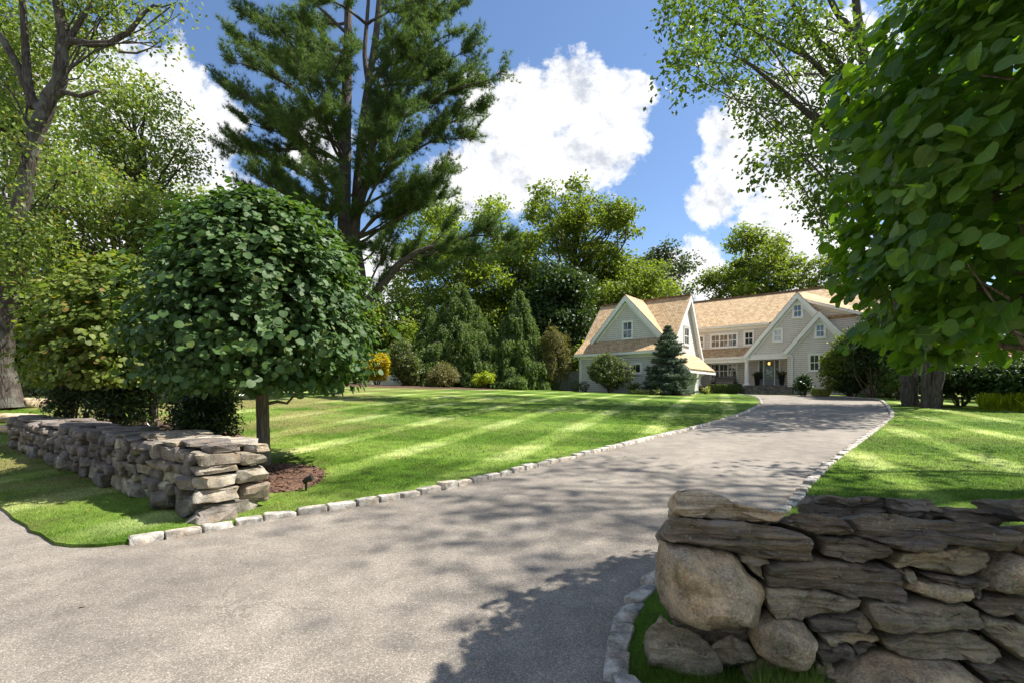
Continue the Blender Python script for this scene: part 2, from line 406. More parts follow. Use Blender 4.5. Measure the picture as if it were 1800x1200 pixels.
L = {}
L['katsura'] = leafmat('round_leaf', (0.036, 0.082, 0.024), (0.078, 0.146, 0.044), 0.28, rough=0.48, uvvein=True, accent=(0.10, 0.14, 0.035))
L['katsura_near'] = leafmat('round_leaf_near', (0.050, 0.118, 0.024), (0.130, 0.225, 0.050), 0.52, (1.9, 2.0, 0.3), rough=0.36, spec=0.55, uvvein=True, accent=(0.10, 0.16, 0.03))
L['katsura_pale'] = leafmat('round_leaf_pale', (0.075, 0.120, 0.022), (0.17, 0.225, 0.045), 0.42, uvvein=True, accent=(0.22, 0.15, 0.05))  # yellowish autumn foliage, paler than the other round leaves
L['oak'] = leafmat('oak_leaf', (0.075, 0.110, 0.020), (0.165, 0.21, 0.042), 0.5)
L['green_oak'] = leafmat('green_oak_leaf', (0.050, 0.090, 0.020), (0.115, 0.172, 0.040), 0.42)
L['elm'] = leafmat('pale_leaf', (0.092, 0.145, 0.036), (0.195, 0.255, 0.085), 0.45, accent=(0.26, 0.22, 0.06))
L['yellow_green'] = leafmat('yellow_green_leaf', (0.092, 0.138, 0.024), (0.195, 0.25, 0.055), 0.48)
L['dark'] = leafmat('dark_leaf', (0.020, 0.042, 0.013), (0.055, 0.095, 0.026), 0.25)
L['laurel'] = leafmat('laurel_leaf', (0.014, 0.032, 0.010), (0.040, 0.078, 0.018), 0.15, rough=0.28, spec=0.5, accent=(0.12, 0.18, 0.03))
L['pine'] = leafmat('pine_needle', (0.036, 0.078, 0.028), (0.110, 0.170, 0.052), 0.36, rough=0.55)
L['spruce'] = leafmat('blue_spruce_needle', (0.065, 0.095, 0.074), (0.20, 0.25, 0.205), 0.2, (1.1, 1.3, 1.0), rough=0.6)
L['cedar'] = leafmat('weeping_cedar_leaf', (0.045, 0.090, 0.030), (0.16, 0.225, 0.08), 0.32, rough=0.6)
L['gold'] = leafmat('gold_leaf', (0.33, 0.27, 0.012), (0.60, 0.50, 0.03), 0.3)
L['olive'] = leafmat('olive_leaf', (0.085, 0.085, 0.032), (0.20, 0.19, 0.075), 0.25)
L['lime'] = leafmat('lime_leaf', (0.17, 0.23, 0.012), (0.38, 0.44, 0.03), 0.35)
L['box'] = leafmat('box_leaf', (0.035, 0.062, 0.012), (0.085, 0.125, 0.022), 0.2)
L['privet'] = leafmat('grey_green_leaf', (0.05, 0.08, 0.028), (0.14, 0.18, 0.07), 0.3, accent=(0.2, 0.11, 0.05))
L['blue_oak'] = leafmat('blue_green_leaf', (0.035, 0.055, 0.032), (0.085, 0.115, 0.065), 0.3)
L['maple_red'] = leafmat('russet_leaf', (0.13, 0.05, 0.03), (0.24, 0.15, 0.08), 0.3)
L['perennial'] = leafmat('perennial_leaf', (0.20, 0.24, 0.06), (0.46, 0.46, 0.17), 0.3)

# ------------------------------------------------------------------ foliage
def unit(a): return a / (np.linalg.norm(a, axis=-1, keepdims=True) + 1e-9)
T_QUAD = (np.array([(0, 0, 0), (0.45, -0.32, 0.05), (1, 0, 0), (0.45, 0.32, 0.05)]), [[0, 1, 2, 3]], None)
T_SMALL = (np.array([(0, 0, 0), (0.5, -0.42, 0.0), (1, 0, -0.05), (0.5, 0.42, 0.0)]), [[0, 1, 2, 3]], None)
T_NEEDLE = (np.array([(0, -0.036, 0), (0, 0.036, 0), (1, 0, 0)]), [[0, 1, 2]], None)
T_LANCE = (np.array([(0, 0, 0), (0.4, -0.17, 0.05), (1, 0, -0.08), (0.4, 0.17, 0.05)]), [[0, 1, 2, 3]], None)
def heart():
    half = [(0.0, 0.0), (-0.05, 0.16), (0.0, 0.32), (0.14, 0.45), (0.34, 0.49), (0.58, 0.45), (0.82, 0.30), (0.97, 0.0)]
    V = []; 
    mid = [(0.0, 0.0), (0.14, 0), (0.34, 0), (0.56, 0), (0.78, 0), (0.97, 0)]
    curve = lambda x, y: -0.16 * (x - 0.3) ** 2 + 0.22 * abs(y) - 0.28 * y * y
    V += [(x, 0, curve(x, 0)) for x, _ in mid]                                  # 0..5
    for s in (1, -1):
        V += [(x, s * y, curve(x, y)) for x, y in half[1:-1]]                   # 6 pts each
    F = []
    for s, o in ((1, 6), (-1, 12)):
        quads = [(0, o, o + 1), (0, o + 1, o + 2), (0, o + 2, 1), (1, o + 2, o + 3), (1, o + 3, 2), (2, o + 3, o + 4), (2, o + 4, 3), (3, o + 4, o + 5), (3, o + 5, 4), (4, o + 5, 5)]
        F += [q if s == -1 else q[::-1] for q in quads]
    V = np.array(V); uv = np.stack([V[:, 0], V[:, 1] + 0.5], -1)
    return V, F, uv
T_HEART = heart()

def leaves_mesh(mb, C, N, T, S, tmpl):
    """C centres, N normals, T tip directions, S sizes"""
    N = unit(N); T = T - (T * N).sum(1, keepdims=True) * N; T = unit(T); B = np.cross(N, T)
    tv, tf, tuv = tmpl
    V = C[:, None] + S[:, None, None] * (T[:, None] * tv[None, :, 0:1] + B[:, None] * tv[None, :, 1:2] + N[:, None] * tv[None, :, 2:3])
    k = len(tv); F = (np.arange(len(C))[:, None, None] * k + np.asarray(tf)[None]).reshape(-1, len(tf[0]))
    mb.add(V.reshape(-1, 3), F)
    return np.tile(tuv, (len(C), 1)) if tuv is not None else None

def rdir(q, n):
    return unit(q.randn(n, 3))

def lobe_leaves(mb, q, lobes, per_m2, leaf, tmpl, spread=0.3, up=0.7, out=0.5, tipdown=0.35, cl=9, shell=0.45):
    """leaf clusters through the volume of each lobe (x,y,z,rx,ry,rz), thickest near its surface"""
    ret = []
    for lb in lobes:
        c = np.array(lb[:3]); r = np.array(lb[3:6])
        area = 4 * math.pi * (np.mean(r ** 1.6) ** (2 / 1.6))
        n = max(4, int(area * per_m2 / cl))
        d = rdir(q, n); rad = (shell + (1 - shell) * q.rand(n, 1) ** 0.6) * (1 + 0.10 * q.randn(n, 1))
        pc = c + d * r * rad
        C = np.repeat(pc, cl, 0) + q.randn(n * cl, 3) * spread * np.array([1, 1, 0.6])
        D = np.repeat(d, cl, 0)
        N = q.randn(n * cl, 3) * 0.7 + np.array([0, 0, up]) + D * out
        T = q.randn(n * cl, 3) * 0.7 + D * 0.7 - np.array([0, 0, tipdown])
        S = leaf * (0.65 + 0.6 * q.rand(n * cl))
        leaves_mesh(mb, C, N, T, S, tmpl)
        ret.append(pc)
    return np.concatenate(ret)

def wig(q, a, b, n=7, amp=0.06, sag=0.0):
    a = np.asarray(a, float); b = np.asarray(b, float); t = np.linspace(0, 1, n)[:, None]
    L_ = np.linalg.norm(b - a)
    P = a + (b - a) * t + (q.randn(1, 3) * np.sin(t * math.pi) + 0.6 * q.randn(1, 3) * np.sin(2 * t * math.pi) + 0.25 * q.randn(1, 3) * np.sin(4 * t * math.pi)) * amp * L_ * 1.3
    P[:, 2] += sag * L_ * np.sin(t[:, 0] * math.pi)
    return P

def limbs_to(mb, q, trunk, rads, lobes, frac=(0.45, 0.9), r=0.5, clusters=None, twigs=5):
    tr = np.asarray(trunk, float)
    for lb in lobes:
        c = np.array(lb[:3])
        zlo = c[2] - 0.55 * np.linalg.norm(c[:2] - tr[-1, :2]) - 0.2 * c[2]
        i = int(np.clip(np.searchsorted(tr[:, 2], zlo), 1, len(tr) - 1))
        p0 = tr[i]; r0 = np.asarray(rads)[i] * r
        P = wig(q, p0, c, 7, 0.05, 0.06)
        mb.tube(P, np.linspace(r0, max(0.02, r0 * 0.3), 7), 6, cap=False)
        for _ in range(twigs):
            d = rdir(q, 1)[0]; e = c + d * np.array(lb[3:6]) * 0.85
            s = P[q.randint(3, 7)]
            mb.tube(wig(q, s, e, 5, 0.06, 0.03), np.linspace(max(0.018, r0 * 0.28), 0.008, 5), 4, cap=False)

def auto_lobes(q, c, r, n, size, zmin=-1.0):
    """sub-lobes that fill an uneven crown of centre c and radii r"""
    out = []
    c = np.array(c, float); r = np.array(r, float)
    while len(out) < n:
        d = rdir(q, 1)[0]
        if d[2] < zmin: continue
        f = 0.35 + 0.62 * q.rand() ** 0.7
        p = c + d * r * f
        s = size * (0.7 + 0.6 * q.rand())
        out.append((p[0], p[1], p[2], s * 1.15, s * 1.15, s * 0.8))
    return out

def leafy_tree(name, label, cat, base, trunk, rads, lobes, leaf, dens, lm, bm, group=None, seed=0, spread=0.3, tmpl=T_QUAD, cl=9, sides=10, twigs=5, extra=None, limb_r=0.5, shell=0.45, up=0.7, rough=0.06):
    q = np.random.RandomState(seed)
    root = empty(name, (float(base[0]), float(base[1]), zg(base[0], base[1])), label, cat, group)
    off = np.array(root.location)
    mb = MB(); tr = np.asarray(trunk, float)
    ti = np.linspace(0, len(tr) - 1, (len(tr) - 1) * 4 + 1); tt = np.stack([np.interp(ti, range(len(tr)), tr[:, k]) for k in range(3)], 1)
    rr = np.interp(ti, range(len(tr)), rads)
    tt[1:, :2] += q.randn(len(tt) - 1, 2) * rr[1:, None] * 0.10
    rr = rr.copy(); rr[0] *= 1.5; rr[1] *= 1.15
    mb.tube(tt - off, rr, sides, rough=rough, seed=seed)
    lob = [tuple(np.array(l[:3]) - off) + tuple(l[3:6]) for l in lobes]
    limbs_to(mb, q, tt - off, rr, lob, twigs=twigs, r=limb_r)
    for P, ra in (extra or []):
        mb.tube(np.asarray(P) - off, ra, 8, rough=0.05, seed=seed + 1)
    mb.build('trunk', bm, root, smooth=True)
    cb = MB(); lobe_leaves(cb, q, lob, dens, leaf, tmpl, spread, cl=cl, shell=shell, up=up)
    cb.build('crown', lm, root)
    return root

def shrub(name, label, cat, pos, r, leaf, dens, lm, group=None, seed=0, tmpl=T_QUAD, stems=7, z0=0.05, nl=9, sub=0.45, spread=0.08, up=0.6, out=0.6, tidy=False, tip=0.2):
    q = np.random.RandomState(seed)
    z = zg(*pos); root = empty(name, (pos[0], pos[1], z), label, cat, group)
    mb = MB()
    for _ in range(stems):
        d = rdir(q, 1)[0]; e = np.array([d[0] * r[0] * 0.6, d[1] * r[1] * 0.6, z0 + r[2] * (0.9 + 0.6 * abs(d[2]))])
        mb.tube(wig(q, (d[0] * 0.15, d[1] * 0.15, -0.05), e, 6, 0.05), np.linspace(0.03 + 0.01 * r[2], 0.008, 6), 5, cap=False)
    mb.build('stem', MAT['twig'], root, smooth=True)
    cb = MB(); c = np.array([0, 0, z0 + r[2]])
    if tidy:
        lob = [tuple(c) + tuple(r)]
        lobe_leaves(cb, q, lob, dens, leaf, tmpl, spread, up, out, tip, 6, 0.75)
    else:
        lob = []
        for _ in range(nl):
            d = rdir(q, 1)[0]; p = c + d * np.array(r) * (1 - sub * 0.75) * (0.5 + 0.5 * q.rand()); s = sub * (0.75 + 0.5 * q.rand())
            lob.append((p[0], p[1], max(p[2], z0 + r[2] * s * 0.8), r[0] * s, r[1] * s, r[2] * s))
        lobe_leaves(cb, q, lob, dens, leaf, tmpl, spread, up, out, tip, 6, 0.5)
    cb.build('foliage', lm, root)
    return root

# ------------------------------------------------------------------ camera, sky, sun
cam = bpy.data.cameras.new('camera'); co_ = bpy.data.objects.new('camera', cam); COL.objects.link(co_)
co_.location = (0, 0, EYE); co_.rotation_euler = (R(90), 0, 0)
cam.sensor_width = 36.0; cam.lens = FPX / 1800 * 36.0; cam.shift_y = (HORIZON - 600) / 1800.0
cam.clip_start = 0.05; cam.clip_end = 2000
scene.camera = co_

SUN_EL = R(55); SUN_AZ = (0.985, 0.17)
s3 = Vector((SUN_AZ[0] * math.cos(SUN_EL), SUN_AZ[1] * math.cos(SUN_EL), math.sin(SUN_EL)))
sl = bpy.data.lights.new('sun', 'SUN'); so = bpy.data.objects.new('sun', sl); COL.objects.link(so)
sl.energy = 5.0; sl.angle = R(0.53); sl.color = (1.0, 0.94, 0.85)
so.rotation_euler = s3.to_track_quat('Z', 'Y').to_euler(); so.location = (30, 5, 60)

def make_world():
    w = bpy.data.worlds.new('World'); scene.world = w; w.use_nodes = True
    nt = w.node_tree; nt.nodes.clear()
    out = nt.nodes.new('ShaderNodeOutputWorld')
    sky = nt.nodes.new('ShaderNodeTexSky'); sky.sky_type = 'NISHITA'; sky.sun_disc = False
    sky.sun_elevation = SUN_EL; sky.sun_rotation = math.atan2(SUN_AZ[0], SUN_AZ[1])
    sky.air_density = 1.0; sky.dust_density = 0.3; sky.ozone_density = 2.5
    tint = mixc(nt, 1.0, sky.outputs[0], (0.93, 0.99, 1.06), 'MULTIPLY')
    bg = nd(nt, 'ShaderNodeBackground', {'Color': tint, 'Strength': 0.092})
    d = coord(nt, 'Generated')
    sp = nt.nodes.new('ShaderNodeSeparateXYZ'); nt.links.new(d, sp.inputs[0])
    yy = math_(nt, 'MAXIMUM', sp.outputs[1], 0.08)
    u = math_(nt, 'DIVIDE', sp.outputs[0], yy); v = math_(nt, 'DIVIDE', sp.outputs[2], yy)
    p = nd(nt, 'ShaderNodeCombineXYZ', {0: u, 1: v, 2: 0.0}).outputs[0]
    fb = noise(nt, p, 6.0, 6, 0.66)
    fb2 = noise(nt, p, 24.0, 4, 0.62)
    blobs = [(1000, 172, 84), (935, 200, 88), (1078, 180, 66), (1122, 165, 36), (865, 225, 76), (1040, 240, 92), (900, 300, 96), (990, 285, 80), (820, 330, 80), (835, 165, 40),
             (285, 160, 90), (350, 225, 88), (330, 320, 100), (425, 400, 90), (150, 260, 230), (250, 430, 170),
             (1265, 225, 50), (1312, 200, 62), (1298, 290, 76), (1250, 350, 52), (1420, 250, 130), (1400, 390, 120), (1500, 100, 100),
             (1230, 530, 110), (560, 260, 60), (1470, 490, 100), (640, 510, 110)]
    val = None
    for (bx, by, rx) in blobs:
        k = FPX / rx / 1.1
        ln = nd(nt, 'ShaderNodeVectorMath', {0: p, 1: ((bx - 900) / FPX, (HORIZON - by) / FPX, 0)}, operation='DISTANCE').outputs['Value']
        e = math_(nt, 'MULTIPLY_ADD', ln, -k, 1.0)
        val = e if val is None else math_(nt, 'SMOOTH_MAX', val, e, 0.12)
    dens = math_(nt, 'ADD', val, math_(nt, 'ADD', math_(nt, 'MULTIPLY', math_(nt, 'SUBTRACT', fb, 0.54), 1.55), math_(nt, 'MULTIPLY', math_(nt, 'SUBTRACT', fb2, 0.5), 0.45)))
    front = ramp(nt, dens, [(0.0, 0), (0.08, 0.3), (0.18, 0.75), (0.36, 1)])
    gen = ramp(nt, noise(nt, d, 2.2, 4, 0.6), [(0.5, 0), (0.6, 1)])
    isf = math_(nt, 'GREATER_THAN', sp.outputs[1], 0.1)
    msk = nd(nt, 'ShaderNodeMix', {0: isf, 2: gen, 3: front}).outputs[0]
    msk = math_(nt, 'MULTIPLY', msk, ramp(nt, sp.outputs[2], [(0.0, 0), (0.03, 1)]))
    rel = math_(nt, 'SUBTRACT', noise(nt, nd(nt, 'ShaderNodeVectorMath', {0: p, 1: (0.03, 0.04, 0)}, operation='ADD').outputs[0], 6.0, 5, 0.66), fb)
    cc = math_(nt, 'ADD', math_(nt, 'MULTIPLY', fb2, 0.25), math_(nt, 'MULTIPLY_ADD', rel, -1.7, 0.43))
    ccol = ramp(nt, cc, [(0.26, (0.335, 0.355, 0.395)), (0.46, (0.49, 0.50, 0.515)), (0.60, (0.57, 0.57, 0.57))])
    cb = nd(nt, 'ShaderNodeBackground', {'Color': ccol, 'Strength': 1.05})
    mx = nd(nt, 'ShaderNodeMixShader', {0: msk, 1: bg.outputs[0], 2: cb.outputs[0]})
    nt.links.new(mx.outputs[0], out.inputs['Surface'])
make_world()
scene.view_settings.view_transform = 'Standard'; scene.view_settings.look = 'None'
scene.view_settings.gamma = 1.0; scene.view_settings.exposure = 0.94
scene.cycles.max_bounces = 6; scene.cycles.diffuse_bounces = 3; scene.cycles.glossy_bounces = 2; scene.cycles.transmission_bounces = 4; scene.cycles.transparent_max_bounces = 4
scene.view_settings.use_curve_mapping = False

# ------------------------------------------------------------------ ground, driveway
LEFT_EDGE = [G(*p) for p in [(225, 952), (330, 934), (430, 914), (540, 897), (650, 880), (800, 851), (1000, 803), (1120, 774), (1200, 755), (1270, 737), (1315, 721), (1337, 708)]]
LEFT_EDGE += [(15.9, 31.2), (16.8, 33.5), (17.3, 36.0), (18.0, 38.6)]
RIGHT_EDGE = [(3.4, 0.55), (2.2, 0.95), (1.25, 1.5), (0.78, 2.1), G(1092, 1195), G(1088, 1150), G(1100, 1090), G(1148, 1025), (1.75, 4.55)]
RIGHT_EDGE += [G(*p) for p in [(1385, 890), (1420, 850), (1470, 805), (1520, 768), (1556, 741), (1567, 724)]]
RIGHT_EDGE += [(22.3, 29.3), (22.8, 31.5), (22.6, 33.6), (22.1, 35.0), (22.4, 36.8)]
def smooth_line(P, step):
    P = np.asarray(P, float)
    # Catmull-Rom
    Q = np.vstack([2 * P[0] - P[1], P, 2 * P[-1] - P[-2]]); out = []
    for i in range(1, len(Q) - 2):
        p0, p1, p2, p3 = Q[i - 1:i + 3]
        for t in np.linspace(0, 1, 16, endpoint=False):
            out.append(0.5 * ((2 * p1) + (-p0 + p2) * t + (2 * p0 - 5 * p1 + 4 * p2 - p3) * t * t + (-p0 + 3 * p1 - 3 * p2 + p3) * t ** 3))
    out.append(P[-1]); out = np.array(out)
    s = np.concatenate([[0], np.cumsum(np.linalg.norm(np.diff(out, axis=0), axis=1))])
    n = max(2, int(s[-1] / step)); u = np.linspace(0, s[-1], n + 1)
    return np.stack([np.interp(u, s, out[:, 0]), np.interp(u, s, out[:, 1])], 1)
le = smooth_line(LEFT_EDGE, 0.35); re_ = smooth_line(RIGHT_EDGE, 0.35)
verge = smooth_line([(-60, 44), (-30, 24), (-14.5, 12.2), (-9.5, 8.5), (-6.6, 6.25), G(60, 935), G(130, 958), tuple(le[0])], 0.25)[:-1]
verge[:-2] += np.random.RandomState(5).randn(len(verge) - 2, 2) * 0.012
street_r = smooth_line([(3.4, 0.55), (8, -1.6), (30, -14), (60, -33)], 0.6)[1:]
outline = np.vstack([verge, le, re_[::-1], street_r, [(60, -60), (-60, -60)]])

def inside(P, poly):
    x, y = P[:, 0], P[:, 1]; c = np.zeros(len(P), bool)
    for i in range(len(poly)):
        x1, y1 = poly[i - 1]; x2, y2 = poly[i]
        k = ((y1 > y) != (y2 > y))
        c ^= k & (x < (x2 - x1) * (y - y1) / (y2 - y1 + 1e-12) + x1)
    return c

def build_ground():
    pts = [tuple(p) for p in outline]
    n0 = len(pts)
    edges = [(i, (i + 1) % n0) for i in range(n0)]
    q = np.random.RandomState(3)
    g = []
    for x in np.arange(-26, 32, 1.1):
        for y in np.arange(-2, 48, 1.1): g.append((x, y))
    for x in np.arange(-300, 301, 12.0):
        for y in np.arange(-60, 400, 12.0):
            if not (-27 < x < 33 and -3 < y < 49): g.append((x, y))
    g = np.array(g) + q.rand(len(g), 2) * 0.01
    # keep clear of the outline
    seg = outline
    d = np.min(np.linalg.norm(g[:, None] - seg[None], axis=2), axis=1)
    g = g[d > 0.3]
    pts += [tuple(p) for p in g]
    vo, eo, fo, _, _, _ = delaunay_2d_cdt([Vector(p) for p in pts], edges, [], 0, 1e-4)
    V = np.array([(v.x, v.y) for v in vo]); F = np.array([list(f) for f in fo], int)
    cen = V[F].mean(1); ins = inside(cen, outline)
    z = zf(V[:, 0], V[:, 1])
    hump = np.array([mnoise.noise(Vector((x * 0.35, y * 0.35, 0))) for x, y in V]) * 0.03
    V3 = np.column_stack([V, z])
    a = MB(); Vl = V3.copy(); a.add(Vl, F[~ins])
    oz = zf(outline[:, 0], outline[:, 1])
    top = np.column_stack([outline, oz]); bot = np.column_stack([outline, oz - 0.09])
    n = len(outline); i = np.arange(n); j = (i + 1) % n
    a.add(np.vstack([top, bot]), np.stack([i, j, j + n, i + n], 1))
    tag(a.build('ground', MAT['lawn'], smooth=True), kind='structure')
    b = MB(); Vp = V3.copy(); Vp[:, 2] -= 0.035; b.add(Vp, F[ins])
    o = tag(b.build('driveway', MAT['asphalt'], smooth=True), kind='structure')
    dl = np.min(np.linalg.norm(V[:, None] - le[None], axis=2), axis=1); dr = np.min(np.linalg.norm(V[:, None] - re_[None], axis=2), axis=1)
    ac = np.where(V[:, 1] > 4.6, dl / (dl + dr + 1e-6), np.clip(dl / 5.5, 0, 0.5))
    at_ = o.data.attributes.new('across', 'FLOAT', 'POINT'); at_.data.foreach_set('value', ac.astype(np.float32))
build_ground()

# ------------------------------------------------------------------ stones
def ico(sub):
    bm = bmesh.new(); bmesh.ops.create_icosphere(bm, subdivisions=sub, radius=1.0)
    V = np.array([v.co[:] for v in bm.verts]); F = np.array([[v.index for v in f.verts] for f in bm.faces]); bm.free()
    return V, F
ICO2, ICO3, ICO4 = ico(2), ico(3), ico(4)
def fbm(P, sc, seed, oct_=3):
    o = Vector((seed * 1.37 % 50, seed * 2.11 % 50, seed * 0.77 % 50))
    return np.array([mnoise.fractal(Vector(p) * sc + o, 0.9, 2.0, oct_) for p in P])
def stone_mesh(half, seed, tmpl=ICO3, e=0.55, cuts=7, rough=0.10):
    """one boulder-like stone with flat broken faces; half = half sizes (x,y,z)"""
    q = np.random.RandomState(seed)
    V = tmpl[0].copy(); P = np.sign(V) * np.abs(V) ** e; P = P / np.maximum(1, np.max(np.abs(P)))
    for _ in range(cuts):
        d = unit(q.randn(3)); h = (P @ d).max() * (0.72 + 0.2 * q.rand())
        s = P @ d - h; k = s > 0; P[k] -= s[k, None] * d * 0.92
    P *= 1 + rough * fbm(P, 1.4, seed)[:, None] + rough * 0.35 * fbm(P, 4.0, seed + 5)[:, None]
    P /= np.abs(P).max(0)
    return P * np.asarray(half), tmpl[1]

def kerb(name, label, line, w, sign, seed, group):
    q = np.random.RandomState(seed)
    s = np.concatenate([[0], np.cumsum(np.linalg.norm(np.diff(line, axis=0), axis=1))])
    root = empty(name, (line[0][0], line[0][1], zg(*line[0])), label, 'kerb', group)
    off = np.array(root.location)
    u = 0.0; k = 0; blocks = []
    while u < s[-1] - 0.1:
        l = 0.29 + 0.08 * q.rand(); fy = np.interp(u, s, line[:, 1])
        if fy > 12: l = 0.42
        m = u + l / 2
        p = np.array([np.interp(m, s, line[:, 0]), np.interp(m, s, line[:, 1])])
        p2 = np.array([np.interp(m + 0.05, s, line[:, 0]), np.interp(m + 0.05, s, line[:, 1])])
        t = unit(p2 - p); n = np.array([-t[1], t[0]]) * sign
        blocks.append((p, t, n, l)); u += l + (0.0 if fy > 12 else 0.002 + 0.008 * q.rand())
    order = np.argsort([b[0][1] for b in blocks])
    rest = MB()
    for rank, i in enumerate(order):
        p, t, n, l = blocks[i]
        near = p[1] < 11
        V, F = stone_mesh((l / 2, w / 2, 0.105), seed * 100 + int(i), ICO3 if near else ICO2, 0.14, 3 if near else 1, 0.05 if near else 0.02)
        zt = zg(*p) + 0.036 + (0.010 if near else 0.003) * q.randn() - 0.105
        W = np.column_stack([p[0] + V[:, 0] * t[0] + V[:, 1] * n[0], p[1] + V[:, 0] * t[1] + V[:, 1] * n[1], zt + V[:, 2]]) - off
        if rank < 98:
            b = MB(); c = W.mean(0); b.add(W - c, F); o = b.build('kerb_block', MAT['granite'], root, smooth=True); o.location = c
        else: rest.add(W, F)
    if rest.n: tag(rest.build('kerb_block', MAT['granite'], root, smooth=True), kind='stuff')
    return root
kerb('granite_kerb', 'pale granite block kerb along the big striped lawn, curving up from the left stone wall', le + 0, 0.15, 1, 11, 'granite block kerbs')
kerb('granite_kerb', 'pale granite block kerb passing behind the boulder wall and along the small lawn', re_[4:], 0.15, -1, 12, 'granite block kerbs')

# left dry stone wall
def left_wall():
    q = np.random.RandomState(21)
    F0 = np.array([-3.69, 5.62]); e = unit(np.array([-0.82, 0.565])); nb = np.array([-e[1], e[0]])
    if nb[1] < 0: nb = -nb
    LEN = 9.0; TH = 0.82
    root = empty('stone_wall', (F0[0], F0[1], zg(*F0)), 'long low dry stone wall under the round clipped trees', 'stone wall')
    off = np.array([F0[0], F0[1], zg(*F0)])
    parts = []
    def top(u): return 0.84 - 0.24 * min(1, u / LEN) ** 1.3 + 0.02 * math.sin(u * 2.1)
    def put(u, d, z, hu, hd, hz, rot=0, tilt=0, sd=0):
        p = F0 + e * u + nb * d; g = zg(*(F0 + e * u))
        parts.append((p, g + z, hu, hd, hz, rot, tilt))
    # front face courses
    z = 0.0; course = 0
    while z < 0.74:
        h = (0.24 if course == 0 else 0.105 + 0.075 * q.rand()); u = 0.12 + 0.1 * q.rand() if course % 2 else 0.05
        while u < LEN:
            big = q.rand() < 0.25
            l = h * (0.9 + 0.9 * q.rand()) * (1.25 if big else 1)
            hh = h * (0.85 + 0.3 * q.rand())
            if z + hh * 0.6 < top(u):
                put(u + l / 2, 0.11 + 0.055 * q.randn(), z + hh / 2, l * 0.53, 0.17, hh * 0.56, 0.16 * q.randn(), 0.13 * q.randn())
            u += l
        z += h * 0.93; course += 1
    # end face towards the driveway: long slabs
    ends = [(0.42, 0.06, 0.36, 0.15, 0), (0.20, 0.27, 0.27, 0.085, 0), (0.66, 0.22, 0.19, 0.14, 0), (0.22, 0.43, 0.24, 0.085, 0), (0.62, 0.45, 0.23, 0.10, 0.1), (0.25, 0.57, 0.27, 0.06, 0), (0.24, 0.70, 0.26, 0.095, 0), (0.64, 0.65, 0.20, 0.10, -0.15), (0.72, 0.78, 0.12, 0.06, 0.6), (0.3, 0.82, 0.2, 0.06, 0)]
    for d, zz, hd, hz, tl in ends:
        put(0.02, d, zz, 0.16, hd, hz, 0.06 * q.randn(), 0.0)
    # base boulders at the end
    put(-0.10, 0.16, 0.0, 0.20, 0.27, 0.15, 0.2)
    # capping stones
    u = 0.1
    while u < LEN:
        l = 0.35 + 0.35 * q.rand()
        for d in ((0.22, 0.62) if q.rand() < 0.7 else (0.42,)):
            put(u + l / 2, d + 0.05 * q.randn(), top(u) - 0.02 + 0.03 * q.randn(), l * 0.56, (0.26 if d != 0.42 else 0.44), 0.035 + 0.025 * q.rand(), 0.12 * q.randn(), 0.05 * q.randn())
        u += l * 0.92
    # rear face
    u = 0.2
    while u < LEN:
        l = 0.4 + 0.2 * q.rand()
        for zz in (0.2, 0.52): put(u + l / 2, TH - 0.1, zz * top(u) / 0.8, l * 0.53, 0.15, 0.18, 0.1 * q.randn())
        u += l
    # fill
    b = MB()
    us = np.linspace(0.12, LEN, 12)
    for a_, c_ in zip(us[:-1], us[1:]):
        P = [F0 + e * a_ + nb * 0.14, F0 + e * c_ + nb * 0.14, F0 + e * c_ + nb * (TH - 0.12), F0 + e * a_ + nb * (TH - 0.12)]
        g = [zg(*p) for p in P]
        b.prism([(p[0] - off[0], p[1] - off[1], gg - 0.3 - off[2]) for p, gg in zip(P, g)], (0, 0, 0.3 + top(a_) - 0.07))
    b.build('rubble_core', MAT['soil'], root)
    size = [(pp[2] * pp[4] / (pp[0][1] ** 2)) * (1 if i < len(parts) else 1) for i, pp in enumerate(parts)]
    vis = [i for i in range(len(parts))]
    order = sorted(vis, key=lambda i: -size[i])
    rest = MB()
    for rank, i in enumerate(order):
        p, z, hu, hd, hz, rot, tilt = parts[i]
        V, F = stone_mesh((hu, hd, hz), 3000 + i, ICO3, 0.30, 13, 0.2)
        ct, st = math.cos(tilt), math.sin(tilt); V = np.column_stack([V[:, 0] * ct - V[:, 2] * st, V[:, 1], V[:, 0] * st + V[:, 2] * ct])
        cr, sr = math.cos(rot), math.sin(rot); ee = e * cr + nb * sr; nn = -e * sr + nb * cr
        W = np.column_stack([V[:, 0] * ee[0] + V[:, 1] * nn[0], V[:, 0] * ee[1] + V[:, 1] * nn[1], V[:, 2]])
        c = np.array([p[0], p[1], z]) - off
        if rank < 100:
            m = MB(); m.add(W, F); o = m.build('stone', MAT['fieldstone'], root, smooth=True, sharp=24); o.location = c
        else: rest.add(W + c, F)
    tag(rest.build('stone', MAT['fieldstone'], root, smooth=True), kind='stuff')
left_wall()

